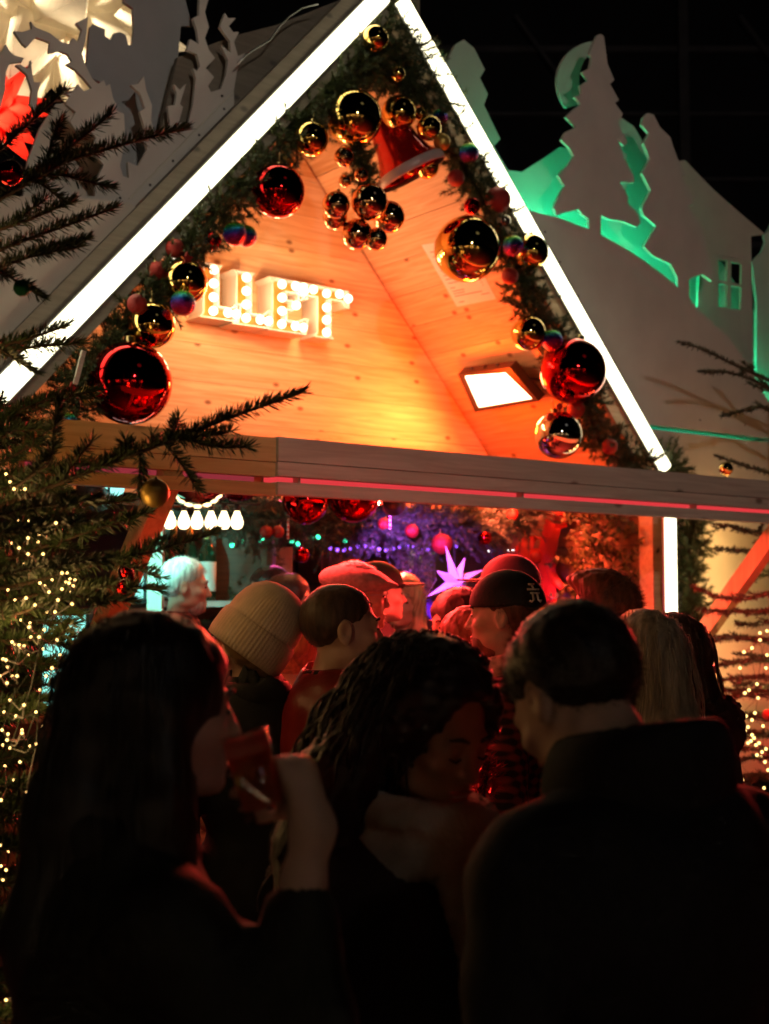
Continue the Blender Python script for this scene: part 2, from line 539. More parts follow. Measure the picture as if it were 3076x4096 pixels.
lamp('led_glow', 'AREA', (JS - 0.55, QC - 0.005, ZT - 0.225), 12, (1.0, 0.05, 0.04), bpy.data.objects['led_line.001'], HUT, size=1.0, size_y=0.03, target=(JS - 0.55, QC - 0.6, ZT - 1.2))
brace('diagonal timber brace under the beam beside the right fir tree', 792, 512)
brace('diagonal pine brace behind the lit left fir tree', 168, 478)

# ------------------------------------------------------------------ plywood silhouettes left and right of the gable
def cutout(name, label, poly, q, th=0.018, mat=m_panel, cat='panel', holes=None, parent=None):
    pts = [G(x, y, q) for x, y in poly]
    mb = MB().prism([(p[0], p[2]) for p in pts], lambda a, b, t: (a, t, b), q, q + th)
    return add(name, mb, mat, parent, HUT, label=label, cat=cat, fix=True)
FL = [(40,215),(50,186),(66,182),(74,196),(95,196),(96,180),(104,165),(92,150),(96,138),(88,128),(78,132),(70,122),(76,112),(66,104),(70,96),(62,92),(74,90),(78,84),(84,91),(92,88),(84,78),(76,70),(66,64),(72,61),(68,54),(59,51),(49,53),(50,42),(36,37),(27,47),(23,44),(14,31),(22,32),(32,29),(31,21),(35,27),(50,33),(60,41),(69,44),(73,38),(78,42),(82,30),(76,23),(88,17),(86,38),(82,54),(85,64),(92,78),(98,84),(104,80),(106,86),(110,84),(113,98),(116,104),(111,108),(124,114),(125,132),(123,150),(120,166),(123,176),(129,178),(128,162),(138,166),(147,150),(146,132),(140,112),(145,108),(140,93),(131,85),(138,84),(144,76),(146,90),(152,105),(151,120),(155,135),(160,143),(167,138),(170,123),(168,106),(175,105),(177,93),(174,84),(180,90),(186,84),(180,104),(183,107),(179,122),(188,125),(193,105),(196,78),(193,68),(197,71),(200,66),(197,54),(187,50),(190,39),(199,44),(197,30),(193,18),(199,15),(200,-14),(212,-14),(205,12),(209,27),(205,38),(209,50),(215,58),(206,68),(214,77),(208,86),(211,92),(221,89),(226,75),(228,60),(221,45),(231,53),(230,41),(220,27),(225,13),(228,18),(236,18),(229,26),(233,32),(239,32),(234,42),(238,56),(245,53),(237,71),(234,90),(234,105),(135,206),(80,236)]
BL = [(124,-14),(124,2),(133,8),(134,30),(132,45),(128,45),(126,35),(120,32),(114,33),(111,40),(105,36),(105,29),(93,24),(90,27),(87,60),(86,69),(90,77),(102,83),(108,95),(112,130),(110,165),(116,190),(164,182),(170,140),(172,120),(175,90),(178,57),(181,26),(193,26),(188,10),(182,-14)]
SL = [(-70,200),(-30,195),(20,196),(78,198),(130,203),(146,215),(70,290),(8,356),(-30,394),(-70,400)]
EL = [(-30,70),(-12,60),(0,55),(6,44),(9,50),(14,55),(24,58),(22,62),(10,63),(6,72),(5,90),(0,110),(-10,130),(-30,140)]
cutout('cutout_panel', 'white plywood cutout of antlers and branches along the left roof edge', FL, 0.03)
cutout('cutout_panel', 'white figure silhouette with notched sack, shadow painted in grey, behind the antler cutout', BL, 0.20, mat=M('shaded_white_paint', (0.40, 0.41, 0.42), rough=0.6, var=0.08))  # greyer tone paints in the shadow the antler layer casts here
cutout('cutout_panel', 'plain cream plywood panel below the antler cutout, left of the verge', SL, -0.015, mat=m_ply_edge)
cutout('cutout_panel', 'small bird shaped plywood tip at the left picture edge', EL, 0.12)
cutout('cutout_panel', 'slim curved twig cutout rising before the white star', [(30,104),(32,90),(27,74),(16,65),(20,64),(28,69),(32,63),(31,60),(32,72),(34,82),(41,82),(38,92),(36,112)], 0.05)

cutout('cutout_panel', 'plain backing panel lit red behind the antler cutout', [(22,206),(28,160),(40,128),(56,104),(84,100),(108,112),(122,140),(118,200)], 0.34, mat=m_ply_edge)
FR = [(524,209.5),(528,210),(560,218),(588.6,229),(589,219),(582.5,215),(579,209),(563.5,213),(557,215),(554,208),(557,200),(565,186),(558,175.5),(567.6,166),(574.4,156),(569,147),(561.5,140),(566,132),(576.5,127),(566,117),(573,110),(581,104),(575,97),(582.5,93.5),(580,86),(588.6,80),(582,72),(590,68),(592,57.5),(589,54),(597.5,35),(601,34),(604,36.5),(607.6,64),(614.4,80),(610,84),(619,100),(615,103),(623,114),(618,122.6),(628,143),(624,146),(617,138),(624,158),(634,175.5),(634,183),(620,182),(628,196),(628,203),(638,213.5),(641,223),(637,227),(622,221),(608,219),(601.5,215),(600.5,234.5),(622,246),(645,261),(665,276),(678,287),(677.5,277),(670.7,264),(653,255.5),(644,246),(656.5,226),(643.6,215),(641.5,208),(651,190.5),(642,173),(650,159),(643.6,143),(649,133.5),(642,125),(643.6,117),(648,113),(653.7,114.5),(660,127),(670.7,137.6),(672.7,145),(677.5,158),(686,175),(681,175.5),(691,193),(694,205),(687.6,205),(700.5,226),(707,245),(704.6,247),(713.4,269),(712,281),(703,274.5),(695,276),(689,280),(689.7,299),(699,310),(715.5,325),(729,338),(747,362),(764,393),(780,420),(800,442),(644,424),(608,356)]
cutout('cutout_panel', 'white hill and two fir tree silhouettes right of the gable', FR, 0.025)
cutout('wall_panel', 'cream facade panel below the green slit right of the neon', [(646,428.5),(800,446.5),(860,458),(860,760),(672,790),(671,500)], 0.024, mat=m_ply_edge)
RB = [(446,75),(448,58),(456,44),(464,39.5),(474,48),(485,69.5),(480,78),(488,94),(484,105),(493,124),(500.6,139),(494,146),(508,170),(522,172),(541,160),(560,147),(570,149),(580,160),(600,150),(615,120),(622,118),(634,126.5),(642.5,141),(648,165),(660,190),(700,230),(760,320),(790,420),(790,470),(660,455),(600,330),(500,180)]
cutout('cutout_panel', 'green lit cloud and hill silhouette behind the white fir trees', RB, 0.36)
mo = []
for k in range(15):
    a = RAD(84 + k * 138 / 14); mo.append((596 + 39 * math.cos(a), 81 - 40 * math.sin(a)))
for k in range(15):
    a = RAD(222 - k * 138 / 14); mo.append((607 + 28 * math.cos(a) , 80 - 33 * math.sin(a)))
mo[-1] = (mo[0][0] - 1, mo[0][1] + 3)
cutout('cutout_panel', 'pale green crescent moon silhouette behind the tallest fir cutout', mo, 0.33)
HS = [(670,180),(678,161),(685,160),(713,189),(740,213),(765.6,234.5),(751,236),(753,330),(755,440),(690,432),(700,300),(690,230)]
m_screw = M('screw_heads', (0.12, 0.11, 0.10), rough=0.4, metal=0.8)
SCR = _mesh('screw', *MB().cyl((0, -0.002, 0), (0, 0.004, 0), 0.006, n=8).data(), m_screw, False)
_cp = [o for o in bpy.data.objects if o.name.startswith('cutout_panel')]
for ob, q, pts in ((_cp[0], 0.03, [(224, 109), (199, 135), (173, 161), (150, 185), (222, 96), (120, 198)]), (_cp[2], -0.015, [(136, 218), (110, 244), (84, 270), (52, 302), (20, 334), (100, 206)]),
                   (_cp[6], 0.025, [(545, 232), (560, 262), (578, 296), (596, 330), (614, 362), (632, 398), (700, 420), (745, 425)])):
    for x, y in pts: inst('screw', SCR, HUT @ Matrix.Translation(Vector(G(x, y, q))), ob)
_jp = [G(x, y, 0.027) for x, y in [(233, 92), (180, 146), (129, 199)]]
add('joint_strip', MB().tube(_jp, 0.0035, 5), m_ply_edge, _cp[0], HUT)
house = thing('house_cutout', 'cream plywood house silhouette with a four pane window', 'panel', G(722, 425, 0.2), HUT)
def house_strip(poly):
    pts = [G(x, y, 0.2) for x, y in poly]
    add('wall', MB().prism([(p[0], p[2]) for p in pts], lambda a, b, t: (a, t, b), 0.2, 0.216), m_ply_edge, house, HUT, fix=True)
house_strip([(670,180),(678,161),(685,160),(713,189),(740,213),(765.6,234.5),(751,236),(751.5,262),(700,250),(685,205)])
house_strip([(700,250.2),(718.5,254.6),(718,306),(716,434),(688,430),(698,300)])
house_strip([(742,260),(751.5,262.2),(755,440),(739.5,437),(741,308)])
house_strip([(718,306.2),(741,310),(739.4,437),(716.1,434)])
house_strip([(718.6,254.8),(741.9,260.2),(741.8,264),(718.5,259)])
house_strip([(727.5,261.1),(731.2,261.9),(731,307.8),(727.3,307.3)])
house_strip([(718.4,279.6),(727.3,281.6),(727.3,285),(718.3,283)])
house_strip([(731.2,282.4),(741.5,284.7),(741.4,288),(731.1,285.8)])
cutout('cutout_panel', 'narrow fir silhouette at the right picture edge behind the house', [(752,262),(762,252),(766,242),(764,236),(770,228),(775,215),(790,215),(800,440),(756,436),(757,300)], 0.30)
# green LED tubes hidden between the layers
m_green = EM('green_led_light', (0.02, 1.0, 0.42), 48.0)
def green(label, pts, q, mat=m_green):
    P = [G(x, y, q) for x, y in pts]
    add('led_tube', MB().tube(P, 0.011, 6), mat, None, HUT, label=label, cat='light tube', smooth=True, group='green LED tubes behind the cutouts')
green('green LED tube behind the edge of the white hill', [(500, 222), (560, 236), (600, 250), (650, 282), (690, 318)], 0.20)
green('green LED tube low behind the house silhouette', [(715, 345), (745, 385), (775, 425)], 0.27)
green('green LED tube behind the slit of the right facade', [(648, 429), (720, 438), (790, 448)], 0.06, EM('dim_green_led', (0.03, 0.55, 0.30), 0.5))

# ------------------------------------------------------------------ needles
def curve(p0, p1, sag=0.0, n=7, wob=0.0):
    t = np.linspace(0, 1, n)[:, None]
    P = np.array(p0) * (1 - t) + np.array(p1) * t
    P[:, 2] += sag * (4 * t[:, 0] * (1 - t[:, 0]))
    if wob:
        P[1:-1] += np.array([[rnd.gauss(0, wob) for _ in range(3)] for _ in range(n - 2)])
    return P

NR = np.random.default_rng(11)
def needle_geo(lines, dens, nl, nw, quad=False, topbias=0.6, ang=58, soft=None):
    """lines: list of polylines; returns vertex / face arrays of blades"""
    B = []; Dv = []; Ln = []
    for P in lines:
        seg = np.linalg.norm(np.diff(P, axis=0), axis=1); cum = np.r_[0, np.cumsum(seg)]
        L = cum[-1]
        n = max(4, int(L * dens))
        t = NR.random(n) * L
        i = np.clip(np.searchsorted(cum, t) - 1, 0, len(seg) - 1)
        u = ((t - cum[i]) / seg[i])[:, None]
        base = P[i] * (1 - u) + P[i + 1] * u
        ax = (P[i + 1] - P[i]) / seg[i][:, None]
        ref = np.where(np.abs(ax[:, 2:3]) > 0.93, np.array([[1.0, 0, 0]]), np.array([[0, 0, 1.0]]))
        sd = np.cross(ax, ref); sd /= np.linalg.norm(sd, axis=1)[:, None]
        up = np.cross(sd, ax)
        az = NR.random(n) * 2 * math.pi
        low = (np.sin(az) < -0.2) & (NR.random(n) < topbias)
        az = np.where(low, -az, az)
        a = np.radians(ang + NR.normal(0, 11, n))
        # tip needles point ahead
        k = np.clip((t / L - 0.9) / 0.1, 0, 1); a = a * (1 - 0.55 * k)
        d = ax * np.cos(a)[:, None] + (sd * np.cos(az)[:, None] + up * np.sin(az)[:, None]) * np.sin(a)[:, None]
        B.append(base); Dv.append(d); Ln.append(nl * (0.75 + 0.45 * NR.random(n)))
    B = np.concatenate(B); Dv = np.concatenate(Dv); Ln = np.concatenate(Ln)[:, None]
    Dv /= np.linalg.norm(Dv, axis=1)[:, None]
    w = np.cross(Dv, NR.normal(0, 1, Dv.shape)); w /= np.linalg.norm(w, axis=1)[:, None] + 1e-9
    w *= nw / 2
    n = len(B)
    if quad:
        V = np.stack([B - w * 0.7, B + w * 0.7, B + Dv * Ln * 0.65 + w, B + Dv * Ln, B + Dv * Ln * 0.65 - w], 1).reshape(-1, 3)
        F = [(5*i, 5*i+1, 5*i+2, 5*i+3, 5*i+4) for i in range(n)]
    else:
        V = np.stack([B - w, B + w, B + Dv * Ln], 1).reshape(-1, 3)
        F = [(3*i, 3*i+1, 3*i+2) for i in range(n)]
    return V, F

def NEEDLE(name, c1, c2):
    m, nt, b = new_mat(name)
    N, L = nt.nodes.new, nt.links.new
    tc = N('ShaderNodeTexCoord'); nz = N('ShaderNodeTexNoise')
    nz.inputs['Scale'].default_value = 55; nz.inputs['Detail'].default_value = 2
    L(tc.outputs['Object'], nz.inputs[0])
    cr = N('ShaderNodeValToRGB')
    cr.color_ramp.elements[0].position = 0.35; cr.color_ramp.elements[0].color = (*c1, 1)
    cr.color_ramp.elements[1].position = 0.65; cr.color_ramp.elements[1].color = (*c2, 1)
    L(nz.outputs[0], cr.inputs[0]); L(cr.outputs[0], b.inputs['Base Color'])
    b.inputs['Roughness'].default_value = 0.45
    return m
m_needle = NEEDLE('fir_needles', (0.022, 0.045, 0.016), (0.055, 0.085, 0.028))
m_garl = NEEDLE('garland_needles', (0.030, 0.050, 0.014), (0.085, 0.105, 0.030))
m_twig = M('brown_twig_bark', (0.055, 0.032, 0.018), rough=0.8, var=0.3, vscale=40, bump=0.3, bscale=150)

# ------------------------------------------------------------------ the floodlight behind the camera that shows as the white dot in every bauble
def flood_mast():
    p = np.array([2.6, -3.4, 0])
    t = thing('flood_mast', 'floodlight on a thin mast reflected as a white dot in the baubles', 'floodlight', p)
    hd = p + np.array([0, 0, 4.3]); tgt = np.array([0.06, 7.6, 5.9])
    q = Vector(tgt - hd).to_track_quat('-Z', 'Y').to_matrix()
    R = np.array(q)
    add('mast', MB().cyl(p, hd - np.array([0, 0, 0.15]), 0.05, 0.035, 12), m_metal, t, smooth=True)
    add('base_plate', MB().box(p + np.array([0, 0, 0.02]), (0.5, 0.5, 0.04)), m_metal, t)
    add('head', MB().box(hd, (0.36, 0.28, 0.09), R), m_metal, t)
    add('lens', MB().box(hd - R[:, 2] * 0.05, (0.30, 0.22, 0.008), R), EM('floodlight_lens', (1.0, 0.95, 0.85), 30, sample=False), t)
    lamp('flood_beam', 'SPOT', hd - R[:, 2] * 0.08, 370, (1.0, 0.90, 0.76), t, size=0.10, target=tgt, spot=52, blend=0.25)
flood_mast()

# ------------------------------------------------------------------ fir garlands
def garland(name, label, path, q, rad, nspr, qv=0.05, mat=m_garl, sprlen=(0.07, 0.13), dens=900):
    pts = np.array([G(x, y, q) for x, y in path])
    t = thing(name, label, 'garland', pts[-1], HUT)
    seg = np.linalg.norm(np.diff(pts, axis=0), axis=1); cum = np.r_[0, np.cumsum(seg)]
    add('wire_core', MB().tube(pts, 0.012, 6), m_twig, t, HUT, smooth=True)
    lines = []
    for k in range(nspr):
        d = rnd.random() * cum[-1]
        i = min(int(np.searchsorted(cum, d)) - 1, len(seg) - 1); i = max(i, 0)
        u = (d - cum[i]) / seg[i]
        b = pts[i] * (1 - u) + pts[i + 1] * u
        ax = (pts[i + 1] - pts[i]) / seg[i]
        v = np.array([rnd.gauss(0, 1), rnd.gauss(-0.15, 0.7), rnd.gauss(0, 1)]) + ax * rnd.choice((-1, 1)) * 0.7
        v /= np.linalg.norm(v)
        L = rnd.uniform(*sprlen)
        b2 = b + v * rad * rnd.uniform(0.0, 0.75)
        lines.append(curve(b2, b2 + v * L, -0.006, 4))
    V, F = needle_geo(lines, dens, 0.027, 0.0040, False, 0.2, 50)
    fo = add('foliage', (V, F), mat, t, HUT, kind='stuff')
    mb = MB()
    for l in lines[::2]: mb.tube(l, 0.0022, 4, False)
    add('twigs', mb, m_twig, t, HUT, kind='stuff')
    return t
garland('fir_garland', 'fir garland with baubles under the left slope of the gable',
        [(396, 22), (375, 48), (352, 78), (318, 108), (280, 145), (245, 182), (215, 215), (190, 243), (165, 278), (140, 312), (112, 345), (85, 378), (60, 412)], 0.0, 0.09, 1300)
garland('fir_garland', 'fir garland with baubles under the right slope of the gable',
        [(398, 32), (415, 70), (436, 105), (455, 138), (466, 168), (482, 200), (500, 226), (512, 250), (522, 285), (535, 318), (556, 345), (578, 390), (592, 422), (612, 450), (640, 466), (672, 468)], 0.0, 0.09, 1400)
garland('fir_garland', 'thick fir tuft in the peak of the gable above the bell',
        [(372, 62), (392, 68), (410, 80), (428, 100)], 0.02, 0.1, 260)
garland('fir_garland', 'fir spray hanging left of the red bell', [(349, 140), (356, 155), (364, 172), (362, 188)], -0.02, 0.05, 120, sprlen=(0.04, 0.08))
garland('fir_garland', 'dark fir garland hanging beside the upright neon strip', [(690, 506), (692, 530), (688, 560), (690, 590), (694, 618), (692, 650), (690, 690)], -0.03, 0.07, 420)

# ------------------------------------------------------------------ baubles
def unit_bauble():
    return _mesh('bauble', *MB().sphere((0, 0, 0), 1.0, 40, 24).data(), None, True)
BASE = MB().sphere((0, 0, 0), 1.0, 40, 24).data()
def capgeo():
    mb = MB().lathe([(0.0, 1.12), (0.10, 1.12), (0.13, 1.10), (0.13, 0.97), (0.15, 0.955)], 14)
    return mb.data()
CAPG = capgeo()
def ombre():
    m, nt, b = new_mat('rainbow_glitter')
    N, L = nt.nodes.new, nt.links.new
    tc = N('ShaderNodeTexCoord'); sp = N('ShaderNodeSeparateXYZ'); L(tc.outputs['Object'], sp.inputs[0])
    mr = N('ShaderNodeMapRange'); mr.inputs[1].default_value = -1; mr.inputs[2].default_value = 1
    nz = N('ShaderNodeTexNoise'); nz.inputs['Scale'].default_value = 16; nz.inputs['Detail'].default_value = 3
    L(tc.outputs['Object'], nz.inputs[0])
    ad = N('ShaderNodeMath'); ad.operation = 'MULTIPLY_ADD'; ad.inputs[1].default_value = 0.5; 
    L(nz.outputs[0], ad.inputs[0]); L(sp.outputs[2], ad.inputs[2])
    sb = N('ShaderNodeMath'); sb.operation = 'SUBTRACT'; sb.inputs[1].default_value = 0.25; L(ad.outputs[0], sb.inputs[0])
    L(sb.outputs[0], mr.inputs[0])
    cr = N('ShaderNodeValToRGB'); e = cr.color_ramp.elements
    e[0].position = 0.12; e[0].color = (0.85, 0.02, 0.08, 1)
    e[1].position = 0.95; e[1].color = (0.55, 0.65, 0.05, 1)
    for p, c in ((0.32, (0.35, 0.02, 0.35, 1)), (0.5, (0.02, 0.08, 0.75, 1)), (0.66, (0.02, 0.45, 0.60, 1)), (0.8, (0.05, 0.75, 0.10, 1))):
        x = e.new(p); x.color = c
    L(mr.outputs[0], cr.inputs[0]); L(cr.outputs[0], b.inputs['Base Color'])
    b.inputs['Metallic'].default_value = 0.8; b.inputs['Roughness'].default_value = 0.27
    vo = N('ShaderNodeTexVoronoi'); vo.inputs['Scale'].default_value = 26; L(tc.outputs['Object'], vo.inputs[0])
    bp = N('ShaderNodeBump'); bp.inputs['Strength'].default_value = 0.8; bp.inputs['Distance'].default_value = 0.05
    L(vo.outputs['Distance'], bp.inputs['Height']); L(bp.outputs[0], b.inputs['Normal'])
    return m
BM = {
 'gold': M('shiny_gold', (0.83, 0.55, 0.16), rough=0.045, metal=1.0, var=0.04),
 'goldm': M('matte_gold', (0.62, 0.40, 0.10), rough=0.42, metal=0.75, var=0.06),
 'red': M('shiny_red', (0.50, 0.008, 0.010), rough=0.05, metal=1.0, var=0.05),
 'redm': M('matte_red_glitter', (0.36, 0.022, 0.016), rough=0.42, metal=0.35, var=0.25, vscale=30, bump=0.5, bscale=60),
 'copper': M('shiny_copper_gold', (0.86, 0.52, 0.28), rough=0.045, metal=1.0, var=0.04),
 'glass': M('smoky_glass', (0.35, 0.32, 0.28), rough=0.06, metal=0.9, var=0.1),
 'silver': M('shiny_champagne', (0.86, 0.74, 0.58), rough=0.04, metal=1.0, var=0.03),
 'rain': ombre(),
 'green': M('green_glitter', (0.02, 0.20, 0.08), rough=0.35, metal=0.7, var=0.4, vscale=20, bump=0.6, bscale=50),
 'violet': M('shiny_violet_red', (0.45, 0.04, 0.12), rough=0.06, metal=1.0, var=0.05),
}
m_cap = M('bauble_cap_brass', (0.6, 0.45, 0.2), rough=0.3, metal=1.0)
BMESH = {k: _mesh('bauble', *BASE, m, True) for k, m in BM.items()}
CMESH = _mesh('cap', *CAPG, m_cap, True)
WIRE = _mesh('hanging_wire', *MB().cyl((0, 0, 1.1), (0.05, 0, 1.5), 0.02, n=6).data(), m_cap, True)
def bauble(px, py, r, kind, label, q=-0.09, Y=None, group=None, tilt=None, squash=1.0):
    if Y is None:
        P = G(px, py, q); R = pxm(P, r); w = h2w(P)
    else:
        w = at(px, py, Y); R = r * (Y * math.cos(PITCH) + (w[2] - CAMH) * math.sin(PITCH)) / FPX
    e = Euler((rnd.uniform(-.35, .35), rnd.uniform(-.35, .35), rnd.uniform(0, 6)), 'XYZ') if tilt is None and kind != 'rain' else Euler((.12, -.1, rnd.uniform(0, 6))) if tilt is None else Euler(tilt)
    Wm = Matrix.Translation(Vector(w)) @ e.to_matrix().to_4x4() @ Matrix.Diagonal((R, R, R * squash, 1))
    o = inst('bauble', BMESH[kind], Wm, None, label, 'bauble', group)
    c = inst('cap', CMESH, Wm, o)
    if r < 30: inst('hanging_wire', WIRE, Wm, c)
    return o
BL_ = [
 (375.5,39,13.5,'gold','shiny gold bauble alone at the very top of the gable'),
 (398,74,7.5,'gold','small gold bauble in the fir tuft under the gable peak'),
 (354,118,28,'gold','large shiny gold bauble left above the red bell'),
 (399,113,17.5,'gold','gold bauble touching the large gold one above the bell',-0.03),
 (420.5,114,6.5,'gold','tiny gold bauble squeezed behind two gold baubles above the bell',0.0),
 (429,128,12.5,'gold','gold bauble on the right shoulder of the red bell',-0.12),
 (440,117,8,'rain','rainbow glitter bauble right above the bell, half behind a gold one',-0.03),
 (442,142,8.5,'goldm','matte gold bauble right of the bell beside the garland'),
 (469,153,10,'rain','rainbow glitter bauble against the right neon strip level with the bell'),
 (311,139,17.5,'gold','gold bauble on the left garland between the big red and big gold ones'),
 (270,152,7.5,'redm','small red bauble on the left garland above the upper red one',0.0),
 (287,160,7.5,'goldm','matte gold bauble tucked above the upper big red one',0.0),
 (278,191,27,'red','large glossy red bauble halfway up the left garland'),
 (235,234,12,'rain','left of the rainbow glitter bauble pair above the sign'),
 (246,236,11,'rain','right of the rainbow glitter bauble pair above the sign',-0.06),
 (427,167,12,'gold','gold bauble peeping out below the rim of the bell',0.08),
 (456,178,8.5,'redm','matte red bauble on the right garland just below the bell'),
 (344,157,10,'copper','copper gold bauble in the fir spray left of the bell'),
 (361,175,7,'copper','small copper bauble in the fir spray under the bell',-0.08),
 (345,181,6.5,'copper','smallest copper bauble at the left of the fir spray',-0.05),
 (369.5,202,18.5,'copper','largest copper bauble in front of the hanging cluster',-0.16),
 (336,205,14,'copper','left upper bauble of the hanging copper cluster',-0.1),
 (335,217,12.5,'copper','left lower bauble of the hanging copper cluster',-0.03),
 (389,217,16,'copper','right bauble of the hanging copper cluster',-0.06),
 (357,234,15.5,'copper','bottom left bauble of the hanging copper cluster',-0.08),
 (376,239,11.5,'copper','lowest small bauble of the hanging copper cluster',-0.14),
 (467,249,33,'gold','largest gold bauble hanging in front of the white paper'),
 (513,246,10.5,'rain','rainbow glitter bauble between two gold ones on the right garland',-0.13),
 (531,252,17.5,'gold','gold bauble overlapping the right neon strip'),
 (510,276,8.5,'redm','red bauble on the right garland below the gold pair'),
 (498,200,13,'redm','matte red bauble high on the right garland beside the neon'),
 (472,206,8.5,'red','glossy red bauble above the largest gold one',-0.06),
 (504,221,7.5,'glass','smoky glass bauble on the right garland by the neon',-0.02),
 (528.5,333,17.5,'gold','gold bauble on the right garland above the big red one'),
 (552,340,10.5,'rain','rainbow glitter bauble touching the big red one on the right',-0.14),
 (573,371,33,'red','large glossy red bauble beside the floodlight'),
 (576,409,9,'redm','matte red bauble under the large red one on the right',-0.03),
 (558.5,435,24,'silver','champagne coloured mirror bauble low on the right garland'),
 (609.5,446.5,8,'redm','small red bauble near the foot of the right garland'),
 (130,383,42,'red','huge glossy red bauble at the foot of the left garland'),
 (151.6,325,23.5,'gold','gold bauble right above the huge red one'),
 (185,282,22.5,'gold','brownish gold bauble left of the glowing letters'),
 (183,303,12.7,'rain','rainbow glitter bauble hanging before the brownish gold one',-0.2),
 (137,304,10,'redm','matte red bauble on the left garland above the lower gold one',-0.12),
 (156.5,271,9.5,'redm','matte red bauble by the neon strip, third from the bottom left',-0.05),
 (175,248.5,9.5,'redm','matte red bauble by the neon strip left of the letters',-0.05),
 (212,241,9.5,'red','glossy red bauble left of the rainbow pair',-0.03),
 (86.7,395,9.5,'goldm','matte gold bauble next to the red star ornament'),
 (67.5,422,9.5,'rain','green topped glitter bauble resting at the left end of the beam',-0.1),
]
for b in BL_:
    bauble(b[0], b[1], b[2], b[3], b[4], q=b[5] if len(b) > 5 else -0.09)
for x, y, r in [(475,221,3),(469,226,2.6),(463,232,2.6),(466,241,2.4),(559,407,3.6),(550,417,4.2),(565,414,3.0),(459,238,2.2),(478,228,2.2)]:
    bauble(x, y, r, 'redm', 'tiny red berry bauble on the right garland', q=-0.12, group='tiny red berries on the right garland')

# ------------------------------------------------------------------ bell, ribbon star, wooden peg
def bell():
    P = G(413, 146, -0.02); up = G(392, 120, 0.02) - G(428, 190, -0.05); up /= np.linalg.norm(up)
    q = Vector(up).to_track_quat('Z', 'Y').to_matrix(); R = np.array(q)
    r = pxm(P, 36); h = pxm(P, 66)
    base = G(411, 172, 0.06)
    t = thing('bell', 'glossy red bell with a white rim hanging in the gable peak', 'bell', base, HUT)
    prof = [(r*1.0, 0), (r*0.97, 0.05*h), (r*0.80, 0.22*h), (r*0.66, 0.42*h), (r*0.60, 0.62*h), (r*0.50, 0.80*h), (r*0.28, 0.94*h), (0.001, 1.0*h)]
    inner = [(r*0.001, 0.9*h), (r*0.45, 0.75*h), (r*0.6, 0.4*h), (r*0.92, 0.02*h), (r*1.0, 0)]
    add('body', MB().lathe(prof, 40, base, R), M('bell_red_lacquer', (0.55, 0.012, 0.010), rough=0.12, metal=0.6, coat=0.5, var=0.1), t, HUT, smooth=True)
    add('inside', MB().lathe(inner, 40, base, R), BM['red'], t, HUT, smooth=True)
    add('rim', MB().lathe([(r*1.0, -0.06*h), (r*1.05, -0.05*h), (r*1.06, 0.07*h), (r*1.0, 0.09*h)], 40, base, R), M('bell_rim_white', (0.55, 0.42, 0.40), rough=0.3, var=0.08), t, HUT, smooth=True)
    add('clapper', MB().cyl(base + R @ np.array([0, 0, 0.5*h]), base + R @ np.array([0, 0, 0.05*h]), 0.006).sphere(base + R @ np.array([0, 0, 0.02*h]), 0.02), BM['gold'], t, HUT, smooth=True)
bell()
def star_orn(px, py, r, label, q):
    P = G(px, py, q); R = pxm(P, r)
    poly = [(P[0] + R * (1 if k % 2 == 0 else 0.45) * math.cos(k*math.pi/5 + 0.4), P[2] + R * (1 if k % 2 == 0 else 0.45) * math.sin(k*math.pi/5 + 0.4)) for k in range(10)]
    add('star_ornament', MB().prism(poly, lambda a, b, t: (a, t, b), q - 0.008, q + 0.008), BM['redm'], None, HUT, label=label, cat='ornament', fix=True)
star_orn(72, 391, 9.5, 'flat red glitter star hanging beside the matte gold bauble', -0.12)
star_orn(187, 259, 7, 'small red star half hidden above the brownish gold bauble', -0.14)
a, b = G(84, 351, -0.14), G(75, 384, -0.14)
add('wooden_peg', MB().box((a + b) / 2, (0.018, 0.012, float(np.linalg.norm(a - b))), np.array(Matrix.Rotation(RAD(14), 3, 'Y'))), m_white_beam, None, HUT, label='slim wooden stick hanging above the matte gold bauble', cat='ornament')

